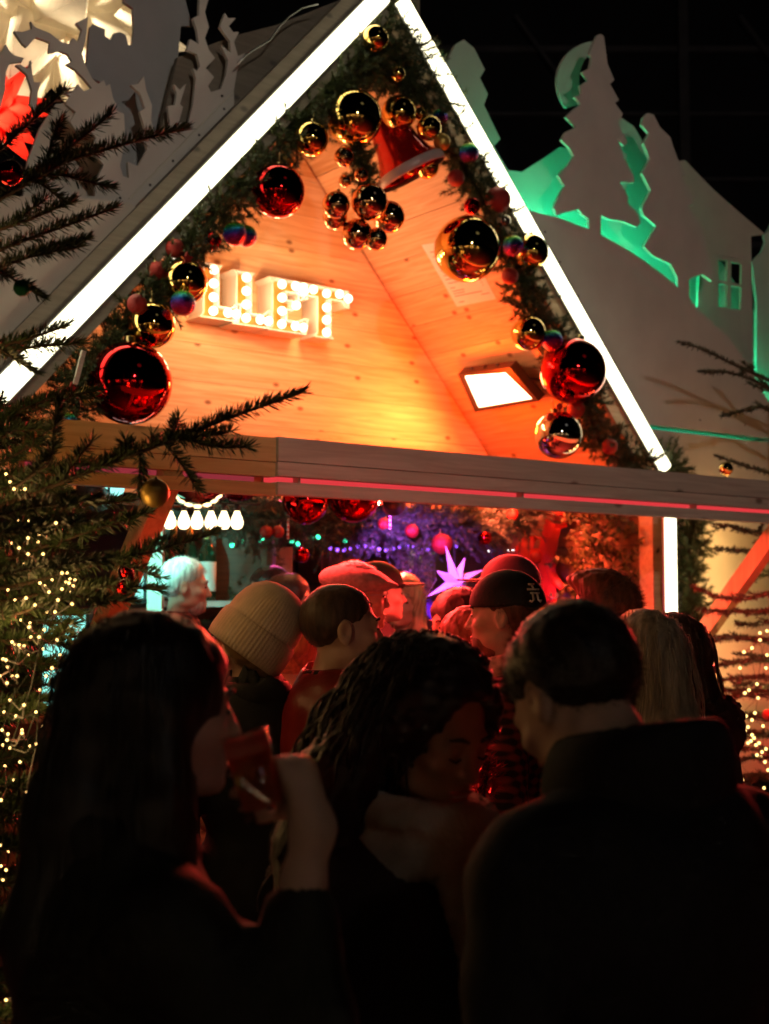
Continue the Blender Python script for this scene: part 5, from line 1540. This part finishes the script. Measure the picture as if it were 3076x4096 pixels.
    if smile: add('teeth', MB().sphere((0, .0975, -.0675), .019, 14, 6, (1, .22, .13)), M('teeth_white', (.7, .66, .6), rough=.3), t, Wh, smooth=True, recenter=False)
    # --- hair
    if hair:
        hf = max(fine, .006)
        longh = hair in ('long', 'curly', 'pony')
        zlo = -.62 if hair == 'long' else (-.50 if hair == 'curly' else (-.42 if hair == 'pony' else -.12))
        xr = .26 if hair == 'curly' else (.19 if longh else .125)
        g = [axis(-xr, xr, -xr, xr, hf * (1.5 if longh else 1), .02), axis(-.25, .15, -.21, .13, hf * (1.5 if longh else 1), .02), axis(zlo, .17, -.12, .17, hf * (1.2 if longh else 1), hf * 2.2)]
        q = grid(*g); x, y, z = q[..., 0], q[..., 1], q[..., 2]
        az = np.arctan2(x, y + .02)
        st = .0022 * np.sin(az * 46 + 6 * np.sin(z * 17)) + .0016 * np.sin(az * 91 + z * 40)
        hl = zl(y) + .004 * np.sin(x * 310 + y * 90) * np.sin(y * 210)
        if hair in ('buzz', 'short', 'quiff'):
            tk = {'buzz': .006, 'short': .014, 'quiff': .010}[hair]
            ramp = np.clip((z - hl) / .055, 0, 1) ** .7
            e = ell(q, (0, -.016, .032), (.0765, .0995, .0885)) - tk * ramp
            if hair == 'quiff': e = smin(e, ell(q, (0, .03, .105), (.062, .085, .036)) + .003 * np.sin(x * 260 + y * 80), .03)
            e = np.maximum(e, hl - z) + st * (.35 if hair == 'buzz' else .9)
        elif hair in ('long', 'pony', 'curly', 'bun'):
            th = .022 if hair == 'curly' else .008
            e = ell(q, (0, -.018, .036), (.084 + th, .108 + th, .095 + th))
            e = smax(e, -ell(q, (0, .115, -.055 if hair != 'curly' else -.04), ({'bun': .075, 'curly': .088}.get(hair, .066), .078 if hair != 'curly' else .104, .125 if hair != 'curly' else .142)), .012)
            if hair in ('bun', 'pony'):
                e = np.maximum(e, zl(y) - z - .01)
            if hair == 'bun':
                e = smin(e, ell(q, (0, -.135, .05), (.055, .045, .05)), .012)
            if hair == 'pony':
                e = smin(e, chain(q, [(0, -.11, .05), (0, -.15, .0), (0, -.145, -.13), (.01, -.12, -.34)], [.035, .045, .045, .012], .03), .03)
            if hair == 'long':
                for s in (-1, 1):
                    e = smin(e, chain(q, [(s*.070, -.012, .0), (s*.088, -.012, -.12), (s*.095, .0, -.28), (s*.085, .0, -.5)], [.034, .042, .048, .030], .03), .03)
                e = smin(e, chain(q, [(0, -.075, .0), (0, -.10, -.14), (0, -.115, -.3), (0, -.105, -.56)], [.06, .07, .075, .04], .03), .04)
            if hair == 'curly':
                for s in (1,):
                    e = smin(e, chain(q, [(s*.085, -.035, .02), (s*.125, -.05, -.1), (s*.145, -.035, -.22), (s*.14, -.02, -.36)], [.045, .065, .07, .05], .03), .03)
                e = smin(e, chain(q, [(0, -.09, .02), (0, -.12, -.12), (0, -.12, -.34)], [.075, .095, .08], .03), .04)
                e = e + .005 * np.sin(x * 130 + 2 * np.sin(z * 60)) * np.sin(y * 120 + 1) * np.sin(z * 115 + 2 * np.sin(x * 70))
            e = e + st * 1.3
        Vh, Qh = nets(e, *g)
        add('hair', (Vh, Qh), hair_mat('hair_%.3f_%.3f' % (hcol[0], hcol[2]), hcol), t, Wh, smooth=True, recenter=False)
        if hair in ('buzz', 'short', 'quiff') and hat != 'beanie':
            n = 5200
            dv = NR.normal(0, 1, (n, 3)); dv /= np.linalg.norm(dv, axis=1)[:, None]
            tk = {'buzz': .004, 'short': .011, 'quiff': .008}[hair]
            pb = np.array([0, -.016, .032]) + dv * (np.array([.0765, .0995, .0885]) + tk * .7)
            keep = (pb[:, 2] > zl(pb[:, 1]) + .004); pb, dv = pb[keep], dv[keep]
            hl_ = {'buzz': .006, 'short': .016, 'quiff': .02}[hair] * (.6 + .8 * NR.random(len(pb)))[:, None]
            tg = np.array([0, -.5, -.55]) - dv * (dv @ np.array([0, -.5, -.55]))[:, None] + NR.normal(0, .28, dv.shape)
            dr = dv * .55 + tg * .8
            if hair == 'quiff': dr = dv * .6 + np.array([0, -.9, .5]) * .6 + NR.normal(0, .2, dv.shape)
            dr /= np.linalg.norm(dr, axis=1)[:, None]
            wv = np.cross(dr, NR.normal(0, 1, dr.shape)); wv /= np.linalg.norm(wv, axis=1)[:, None]; wv *= .0009
            Vs = np.stack([pb - wv, pb + wv, pb + dr * hl_], 1).reshape(-1, 3)
            add('hair_tips', (Vs, np.arange(len(Vs)).reshape(-1, 3)), HAIRM['hair_%.3f_%.3f' % (hcol[0], hcol[2])], t, Wh, recenter=False, kind='stuff')
        if hair == 'long' and fine < .0095:
            strands(dict(t=t, Wh=Wh), 170, (.095, .119, .107), .5, .003, .0012, int(px), .035, HAIRM['hair_%.3f_%.3f' % (hcol[0], hcol[2])])
    # --- jacket, trousers, shoes
    gx = .30 * girth
    J = [np.arange(-gx - .12, gx + .121, .02), np.arange(-.30, .42 + lean, .02), np.arange(h * .36, hz - .02 + collar, .02)]
    q = grid(*J)
    sw = .165 * girth
    e = ell(q, (0, lean * .45 - .005, sh - .12), (.185 * girth, .135 * girth, .215))
    e = smin(e, ell(q, (0, .0, h * .52), (.185 * girth, .14 * girth, .26)), .08)
    for s in (-1, 1): e = smin(e, capd(q, (0, lean * .5, sh + .02), (s * sw, lean * .5, sh - .035), .075, .07), .04)
    e = smin(e, capd(q, (0, lean * .55 - .01, sh + .0), (0, lean * .62 - .005, sh + .055 + collar * .5), .09, .078), .03)
    for s in (-1, 1):
        if rightarm is not None and s == 1:
            A = [np.array(a_) for a_ in rightarm['arm']]
            B = [A[0], A[1], A[2], A[2] * .22 + A[3] * .78]
            e = smin(e, chain(q, B, [.078, .066, .056, .046], .03), .03)
        else:
            e = smin(e, chain(q, [(s*(sw+.015), lean*.5, sh-.045), (s*(sw+.085), lean*.3-.02, sh-.29), (s*(sw-.01), .12, h*.52)], [.076, .062, .055], .04), .035)
    rr = np.sqrt(q[..., 0] ** 2 + (q[..., 1] - lean * .6 + .005) ** 2)
    neckcut = np.maximum(rr - .058, sh + .03 - q[..., 2])
    e = smax(e, -neckcut, .012)
    e = e + .007 * np.sin(q[..., 2] * 38 + 5 * q[..., 0]) * np.sin(q[..., 0] * 22 + 3 * q[..., 1] + q[..., 2] * 9)
    Vj, Qj = nets(e, *J)
    add('jacket', (Vj, Qj), jacket, t, Wp, smooth=True, recenter=False)
    if autocollar:
        C = [np.arange(-.15, .151, .012), np.arange(-.16, .19 + lean, .012), np.arange(sh - .05, sh + .14, .012)]
        q = grid(*C)
        r_ = np.sqrt(q[..., 0] ** 2 + ((q[..., 1] - lean * .62 + .008) * .92) ** 2)
        e = np.sqrt((r_ - .083) ** 2 + ((q[..., 2] - sh - .045 + .16 * (q[..., 1] - lean * .6)) * .42) ** 2) - .0165
        e = e + .003 * np.sin(q[..., 0] * 60 + q[..., 2] * 50)
        add('collar', nets(e, *C), jacket, t, Wp, smooth=True, recenter=False)
    T = [np.arange(-.22, .221, .025), np.arange(-.2, .221, .025), np.arange(-.02, h * .5, .03)]
    q = grid(*T); e = None
    for s in (-1, 1):
        c = chain(q, [(s*.085, 0, h*.47), (s*.09, .012, h*.27), (s*.09, 0, .07)], [.098, .075, .062], .03)
        e = c if e is None else smin(e, c, .02)
    Vt, Qt = nets(e, *T)
    add('trousers', (Vt, Qt), m_jeans, t, Wp, smooth=True, recenter=False)
    for s in (-1, 1):
        add('shoe', MB().sphere((s*.09, .04, .045), .05, 14, 8, (.95, 2.6, .9)).box((s*.09, .035, .012), (.085, .25, .024)), m_shoe, t, Wp, smooth=True, recenter=False)
    return dict(t=t, Wp=Wp, Wh=Wh, h=h, sh=sh, lean=lean, sw=sw)

def J_(name, c, **k):
    k.setdefault('rough', .75); k.setdefault('var', .3); k.setdefault('bump', .3); k.setdefault('bscale', 120)
    return M(name, c, **k)
def PLAID(name, c1, c2, sc=26):
    m, nt, b = new_mat(name); N, L = nt.nodes.new, nt.links.new
    tc = N('ShaderNodeTexCoord'); ck = []
    for dr in ('X', 'Z'):
        w = N('ShaderNodeTexWave'); w.bands_direction = dr; w.inputs['Scale'].default_value = sc / 6.28 * 1.0; w.inputs['Distortion'].default_value = .3
        L(tc.outputs['Object'], w.inputs[0]); ck.append(w)
    mu = N('ShaderNodeMath'); mu.operation = 'ADD'; L(ck[0].outputs['Fac'], mu.inputs[0]); L(ck[1].outputs['Fac'], mu.inputs[1])
    hl = N('ShaderNodeMath'); hl.operation = 'MULTIPLY'; hl.inputs[1].default_value = .5; L(mu.outputs[0], hl.inputs[0])
    cr = N('ShaderNodeValToRGB'); cr.color_ramp.elements[0].color = (*c1, 1); cr.color_ramp.elements[1].color = (*c2, 1)
    cr.color_ramp.elements[0].position = .3; cr.color_ramp.elements[1].position = .75
    L(hl.outputs[0], cr.inputs[0]); L(cr.outputs[0], b.inputs['Base Color']); b.inputs['Roughness'].default_value = .85
    return m

def sdf_child(name, P, fn, lo, hi, step, mat, frame='Wh'):
    g = [np.arange(lo[i], hi[i] + step, step) for i in range(3)]
    V, Q = nets(fn(grid(*g)), *g)
    return add(name, (V, Q), mat, P['t'], P[frame], smooth=True, recenter=False)

def cap_fn(q, bk=1):
    e = ell(q, (0, -.014, .040), (.093, .117, .104))
    e = np.maximum(e, .030 + .10 * np.clip(-q[..., 1], -.1, .12) * .25 - q[..., 2])
    q = q * np.array([1, bk, 1])
    bz = (.046 if bk > 0 else .036) - 1.6 * q[..., 0] ** 2
    br = np.maximum(np.abs(q[..., 2] - bz) - .004, ell(q, (0, .115, .045), (.082, .085, .5)))
    br = np.maximum(br, .075 - q[..., 1])
    return np.minimum(e, br)
def flat_fn(q):
    e = ell(q, (0, -.012, .060), (.098, .132, .060), np.array(Matrix.Rotation(RAD(-7), 3, 'X')))
    e = smin(e, ell(q, (0, .105, .052), (.075, .045, .012), np.array(Matrix.Rotation(RAD(-12), 3, 'X'))), .02)
    return np.maximum(e, .022 - q[..., 2] + .0 * q[..., 0])

def THIN(name):
    m = bpy.data.materials.new(name); m.use_nodes = True; nt = m.node_tree; nt.nodes.clear()
    tr = nt.nodes.new('ShaderNodeBsdfTransparent'); tr.inputs[0].default_value = (.93, .93, .93, 1)
    gl = nt.nodes.new('ShaderNodeBsdfGlossy'); gl.inputs['Roughness'].default_value = .05
    nz = nt.nodes.new('ShaderNodeTexNoise'); mr = nt.nodes.new('ShaderNodeMapRange'); mr.inputs[3].default_value = .10; mr.inputs[4].default_value = .22
    mx = nt.nodes.new('ShaderNodeMixShader'); o = nt.nodes.new('ShaderNodeOutputMaterial')
    nt.links.new(nz.outputs[0], mr.inputs[0]); nt.links.new(mr.outputs[0], mx.inputs[0])
    nt.links.new(tr.outputs[0], mx.inputs[1]); nt.links.new(gl.outputs[0], mx.inputs[2]); nt.links.new(mx.outputs[0], o.inputs[0])
    return m
# three people close to the camera
fw_off = None
def glass_and_woman():
    # the drinking woman: her right forearm comes up with the glass
    Y0 = 1.80; fc = 27
    jk = J_('black_green_coat', (.016, .017, .013))
    # rightarm in her own frame is worked out from world points
    top = at(160, 611, Y0)
    lean = .03; hy = lean + .03
    Rz = Matrix.Rotation(RAD(fc - 90), 3, 'Z'); off = Rz @ Vector((0, hy, 0))
    Wp = Matrix.Translation((top[0] - off[0], Y0 - off[1], 0)) @ Rz.to_4x4(); Wi = Wp.inverted()
    loc = lambda v: np.array(Wi @ Vector(v))
    gt = at(243, 733, 1.60); gb = at(266, 816, 1.60)       # glass rim and foot centres
    ax = (gt - gb) / np.linalg.norm(gt - gb)
    side = np.array([1.0, 0, 0]) - ax * ax[0]; side /= np.linalg.norm(side)     # to the right in the picture
    back = np.cross(ax, side)                                                    # away from / towards camera
    if back[1] < 0: back = -back
    GR = .029
    low = gb + ax * .028
    wrist = at(303, 884, 1.60); elbow = at(306, 1030, 1.56)
    shd = np.array(Wp @ Vector((.185, .02, top[2] - .118 - .145 - .14)))
    kn = gb + side * (GR + .026) + ax * .01
    palm = [wrist, gb + side * (GR + .022) - ax * .03, kn + ax * .03]
    fingers = []
    for k in range(4):
        b0 = gb + side * (GR + .016) + ax * (.055 - .021 * k) + back * .010
        r = GR + .0115; c = gb + ax * (.055 - .021 * k)
        pts = [b0]
        ln = (1.05, 1.15, 1.05, .85)[k]
        for a in (40, 85, 130):
            aa = RAD(a * ln); pts.append(c + side * r * math.cos(aa) + back * r * math.sin(aa))
        fingers.append([loc(x) for x in pts])
    thb = gb + side * (GR + .020) - ax * .02 - back * .014
    th = [thb, gb + ax * .012 + side * (GR + .013) - back * .016, gb + ax * .042 + side * (GR + .010) - back * .014, gb + ax * .064 + side * (GR + .004) - back * .012]
    fingers.append([loc(x) for x in th])
    ra = dict(arm=[loc(shd), loc((shd + elbow) / 2 + np.array([0, 0, -.02])), loc(elbow), loc(wrist)], palm=[loc(x) for x in palm], palmr=[.023, .026, .021], fingers=fingers)
    P = person('woman with long dark hair in the left foreground drinking from a tall glass', 160, 611, Y0, fc, 'long', (.012, .008, .006), jk, female=True, lean=lean, fine=.0085, pitch=2, rightarm=ra, yaw=-4)
    # the glass
    g = thing('drinking_glass', 'tall glass of orange drink held by the long haired woman', 'glass', gb)
    R = np.array(Vector(ax).to_track_quat('Z', 'Y').to_matrix()); L = float(np.linalg.norm(gt - gb))
    m_gl = THIN('thin_clear_glass')
    add('tumbler', MB().lathe([(.001, 0), (GR * .86, 0), (GR * .9, .01), (GR * 1.02, L), (GR * .95, L), (GR * .83, .012), (.001, .012)], 32, gb, R), m_gl, g, smooth=True)
    add('drink', MB().lathe([(.001, .0125), (GR * .825, .0125), (GR * .92, L * .74), (.001, L * .745)], 28, gb, R), PAPER('orange_drink', (.88, .26, .09)), g, smooth=True)
    add('frosted_top', MB().lathe([(.001, L * .745), (GR * .915, L * .745), (GR * .945, L * .95), (.001, L * .955)], 28, gb, R), PAPER('pink_frosted_top', (.88, .50, .42)), g, smooth=True)  # frosted upper part of the glass, coloured paler to brighten it
    add('ice_cube', MB().box(gb + ax * L * .66 + side * .006, (.02, .02, .02), R), m_gl, g)
    add('orange_slice', MB().cyl(gb + ax * L * .5 - side * .002 - back * .018, gb + ax * L * .5 - side * .002 - back * .014, .02, n=16), M('orange_slice_peel', (.7, .45, .08), rough=.5), g)
    add('straw', MB().cyl(gb + ax * .02 + side * .010, gb + ax * L * .98 + side * .006, .0035, n=8), M('paper_straw', (.6, .55, .45)), g)
glass_and_woman()

P = person('woman with curly dark hair and knitted scarf smiling down in the centre foreground', 432, 637, 2.15, 312, 'curly', (.014, .008, .006), J_('black_wool_coat', (.018, .017, .016)), 'tan', True, pitch=22, lean=.04, fine=.006, smile=1)
def scarf_fn(q):
    x, y, z = q[..., 0], q[..., 1], q[..., 2]; s0 = P['sh']
    an = np.arctan2(x, y - .03); R0 = np.sqrt(x ** 2 + (y - .03) ** 2)
    e = 9.0
    for R_, zz, tl, tr, r in ((.098, .085, .10, .10, .026), (.112, .045, -.18, .06, .030), (.108, .010, .12, -.22, .028)):
        zc = z - (s0 + zz + tl * x + tr * (.03 - y))
        f = np.sqrt((R0 - R_) ** 2 + (zc * .82) ** 2) - r + .003 * np.sin(an * 46 + zc * 120)
        e = np.minimum(e, f) if not np.isscalar(e) else f
    for x0, l in ((-.055, .46), (.035, .36)):
        f = chain(q, [(x0, .145, s0 + .01), (x0 - .02, .20, s0 - .14), (x0 - .025, .195, s0 - l)], [.03, .034, .038], .02)
        f = np.maximum(f, np.abs(y - .19) - .028) if False else f
        e = smin(e, f + .0025 * np.sin(z * 260), .012)
    return e
sdf_child('scarf', P, scarf_fn, (-.24, -.16, P['sh'] - .5), (.24, .3, P['sh'] + .17), .008, M('cream_knit_scarf', (.36, .33, .25), rough=.95, var=.3, vscale=14, bump=.6, bscale=140), 'Wp')

strands(P, 460, (.110, .136, .120), .44, .008, .0026, 4, .075, HAIRM['hair_0.014_0.006'], -.25)
m_puffer = J_('black_padded_jacket', (.008, .009, .013), rough=.8)
P = person('man in a black padded jacket bowing his head in the right foreground', 574, 607, 1.86, 125, 'short', (.018, .011, .008), m_puffer, pitch=40, lean=.19, fine=.0085, collar=.04, girth=1.14, hump=.06, autocollar=False)
def puff_collar(q):
    x, y, z = q[..., 0], q[..., 1], q[..., 2]; s0 = P['sh']
    r = np.sqrt(x ** 2 + (y - .10) ** 2)
    e = np.sqrt((r - .100) ** 2 + ((z - s0 - .06 - .22 * (0.06 - y)) * .40) ** 2) - .030
    return e
sdf_child('collar', P, puff_collar, (-.16, -.10, P['sh'] - .08), (.16, .27, P['sh'] + .22), .011, m_puffer, 'Wp')

# the crowd under the canopy
P = person('woman in a ribbed cream beanie and black coat seen from behind', 248, 588, 3.6, 128, 'short', (.32, .19, .08), J_('black_fleece_coat', (.012, .012, .012)), female=True, hat='beanie', pitch=8, fine=.009, girth=1.05, collar=.07, hump=.055)
def beanie(P):
    R = np.array(Matrix.Rotation(RAD(40), 3, Vector((math.sin(RAD(38)), math.cos(RAD(38)), 0))))
    n = 300; ribs = 62
    mod = lambda a, z: 1 + .017 * (abs(math.sin(a * ribs / 2)) - .5)
    prof = [(.100, -.045), (.110, -.042), (.1135, -.02), (.113, .02), (.110, .042), (.1065, .046), (.104, .048), (.1045, .055), (.103, .08), (.096, .11), (.083, .138), (.062, .160), (.036, .172), (.012, .176), (.0015, .176)]
    mb = MB().lathe(prof, n, (0, 0, 0), None, mod)
    V, f = mb.data(); V[:, 1] *= 1.12; V = V @ R.T + np.array([0, -.022, .030])
    add('beanie', (V, f), M('cream_rib_knit', (.60, .47, .34), rough=.95, var=.12, vscale=30, bump=.5, bscale=260, sheen=.3), P['t'], P['Wh'], smooth=True, recenter=False)
    # folded edge line
beanie(P)

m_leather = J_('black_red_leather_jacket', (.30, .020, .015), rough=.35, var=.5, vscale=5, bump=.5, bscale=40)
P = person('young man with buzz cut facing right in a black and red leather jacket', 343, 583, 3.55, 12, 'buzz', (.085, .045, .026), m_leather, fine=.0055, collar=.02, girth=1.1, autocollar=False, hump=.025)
def band_collar(q):
    x, y, z = q[..., 0], q[..., 1], q[..., 2]; s0 = P['sh']
    r = np.sqrt(x ** 2 + (y - .012) ** 2)
    return np.sqrt((r - .082) ** 2 + ((z - s0 - .05) * .45) ** 2) - .017
sdf_child('collar', P, band_collar, (-.14, -.12, P['sh'] - .04), (.14, .14, P['sh'] + .14), .009, J_('black_rib_collar', (.015, .014, .014)), 'Wp')
sdf_child('shoulder_patch', P, lambda q: np.maximum(ell(q, (-.19, -.02, P['sh'] - .05), (.085, .11, .095)), -(q[..., 0] + .23) * -1 - .09), (-.32, -.16, P['sh'] - .16), (-.08, .12, P['sh'] + .06), .012, J_('grey_leather_panel', (.35, .32, .30), rough=.4), 'Wp')

P = person('white haired man in profile lit teal and pink at the bar', 186, 557, 5.9, 8, 'short', (.62, .62, .60), PLAID('dark_plaid_shirt', (.04, .02, .02), (.25, .06, .05), 60), fine=.0065, collar=.03, pitch=4)
sdf_child('beard', P, lambda q: np.maximum(np.maximum(ell(q, (0, .036, -.078), (.056, .064, .052)), q[..., 2] + .055 - .35 * np.abs(q[..., 0])), -q[..., 1] - .01), (-.08, -.03, -.14), (.08, .12, -.02), .007, hair_mat('white_beard_hair', (.6, .6, .58)))

P = person('man in a tweed flat cap and glasses behind the buzz cut man', 358, 557, 4.75, 8, 'short', (.25, .22, .20), PLAID('tan_check_jacket', (.28, .18, .14), (.5, .36, .30), 50), fine=.008, hat='flat', collar=.03, girth=1.1)
sdf_child('flat_cap', P, flat_fn, (-.12, -.17, -.0), (.12, .18, .15), .006, M('grey_tweed', (.34, .28, .26), rough=.95, var=.3, vscale=60, bump=.6, bscale=200))
gl = MB()
for s in (-1, 1):
    gl.tube([(s*.033 + .022 * math.cos(a), .104, .003 + .018 * math.sin(a)) for a in np.linspace(0, 2*math.pi, 13)], .0018, 5)
    gl.tube([(s*.055, .104, .008), (s*.078, .06, .01), (s*.083, -.01, .005)], .0016, 5)
gl.tube([(-.012, .105, .006), (.012, .105, .006)], .0016, 5)
add('glasses', gl, m_alu, P['t'], P['Wh'], smooth=True, recenter=False)

P = person('man in a dark cap half hidden behind the flat cap', 380, 560, 5.6, 10, 'short', (.05, .04, .03), J_('dark_jacket_a', (.03, .025, .03)), fine=.011, hat='cap')
sdf_child('cap', P, cap_fn, (-.12, -.16, -.0), (.12, .22, .16), .009, J_('black_twill_a', (.012, .011, .012)))
person('smiling blonde woman facing the camera left of the plume', 402, 573, 6.1, 262, 'long', (.50, .36, .22), J_('dark_scarf_coat', (.05, .03, .04)), female=True, fine=.009, smile=1, roll=-8)
person('dark haired person facing left before the menu board', 268, 566, 6.6, 200, 'bun', (.03, .02, .018), J_('plum_jacket', (.06, .03, .05)), female=True, fine=.011)
person('dark haired person facing right beside the menu board', 291, 573, 6.1, 350, 'long', (.035, .02, .02), J_('dark_violet_coat', (.05, .02, .05)), female=True, fine=.011)
P = person('woman with a blonde hair bun right of the cream beanie', 292, 616, 4.4, 100, 'bun', (.55, .32, .16), J_('salmon_fur_coat', (.5, .25, .18), rough=.95, bump=.8), female=True, fine=.01)
add('hair_flower', MB().sphere((0, -.15, .06), .02, 10, 6).sphere((.02, -.15, .07), .012, 8, 6).sphere((-.02, -.15, .055), .012, 8, 6), BM['copper'], P['t'], P['Wh'], smooth=True, recenter=False)
person('brunette woman below the faceted star', 457, 588, 4.9, 205, 'long', (.05, .03, .02), J_('grey_coat_b', (.06, .05, .05)), female=True, fine=.009, pitch=10)
person('red lit person with tied back hair before the brunette', 467, 606, 4.35, 160, 'bun', (.30, .10, .05), J_('pink_hooded_jacket', (.45, .22, .2)), female=True, fine=.01)
P = person('bearded man in a black logo cap and plaid sherpa jacket facing left', 503, 568, 3.95, 165, 'short', (.14, .06, .03), PLAID('red_black_plaid', (.02, .012, .012), (.28, .05, .04), 70), fine=.007, hat='cap', girth=1.12, pitch=0)
sdf_child('cap', P, lambda q: cap_fn(q, -1), (-.12, -.22, -.0), (.12, .16, .16), .006, J_('black_twill_b', (.014, .012, .013), rough=.7))
lg = MB()
def on_cap(a, z):      # strokes laid on the back of the crown
    th = RAD(a); zz = (z - .04) / .104; r = math.sqrt(max(0, 1 - zz * zz))
    return np.array([.0955 * r * math.sin(th), -.014 - .1195 * r * math.cos(th), z])
for st_ in ([(8, .098), (22, .098)], [(2, .083), (28, .083)], [(15, .098), (15, .083)], [(6, .072), (25, .072)], [(10, .072), (10, .052), (6, .046), (3, .050)], [(20, .072), (20, .052), (24, .046), (27, .052)]):
    lg.tube([on_cap(a - 52, z) for a, z in st_], .0034, 6)
add('logo', lg, M('white_embroidery', (.85, .83, .80), rough=.8), P['t'], P['Wh'], smooth=True, recenter=False)
def sherpa(q):
    x, y, z = q[..., 0], q[..., 1], q[..., 2]; s0 = P['sh']
    r = np.sqrt(x ** 2 + (y - .0) ** 2)
    e = np.sqrt((r - .115) ** 2 + ((z - s0 - .045 + .2 * np.clip(y, 0, .2)) * .55) ** 2) - .036
    return e + .004 * np.sin(x * 170) * np.sin(y * 170) * np.sin(z * 170)
sdf_child('sherpa_collar', P, sherpa, (-.19, -.18, P['sh'] - .08), (.19, .18, P['sh'] + .14), .009, M('cream_sherpa', (.62, .48, .38), rough=1, var=.2, vscale=60, bump=.9, bscale=150), 'Wp')
sdf_child('beard', P, lambda q: np.maximum(np.maximum(ell(q, (0, .034, -.074), (.057, .062, .054)), q[..., 2] + .045 - .3 * np.abs(q[..., 0])), -q[..., 1] - .015), (-.08, -.03, -.14), (.08, .12, -.02), .007, hair_mat('ginger_beard_hair', (.2, .08, .04)))
P = person('person in a dark peaked cap behind the logo cap', 507, 553, 5.0, 172, 'short', (.04, .03, .02), J_('dark_jacket_c', (.03, .025, .025)), fine=.011, hat='cap')
sdf_child('cap', P, cap_fn, (-.12, -.16, -.0), (.12, .22, .16), .009, J_('dark_red_twill', (.05, .015, .018)))
person('ginger man with a combed back quiff before the mistletoe', 602, 566, 4.1, 150, 'quiff', (.20, .085, .035), J_('dark_jacket_d', (.035, .03, .03)), fine=.0075)
person('woman with long ash blonde hair beside the bowing man', 640, 609, 3.1, 118, 'long', (.46, .38, .27), J_('dark_coat_e', (.02, .018, .018)), female=True, fine=.0085)
P = person('woman with smooth dark hair and a dark fur collar near the right brace', 666, 612, 3.75, 135, 'long', (.06, .025, .015), J_('black_coat_f', (.014, .013, .013)), female=True, fine=.009)
def fur(q):
    x, y, z = q[..., 0], q[..., 1], q[..., 2]; s0 = P['sh']
    e = np.sqrt((np.sqrt(x ** 2 + y ** 2) - .14) ** 2 + ((z - s0 - .03) * .6) ** 2) - .05
    return e + .006 * np.sin(x * 120 + z * 60) * np.sin(y * 130) + .004 * np.sin(z * 190 + x * 80)
sdf_child('fur_collar', P, fur, (-.24, -.24, P['sh'] - .1), (.24, .24, P['sh'] + .16), .011, M('dark_brown_fur', (.05, .022, .018), rough=1, bump=1.0, bscale=180), 'Wp')
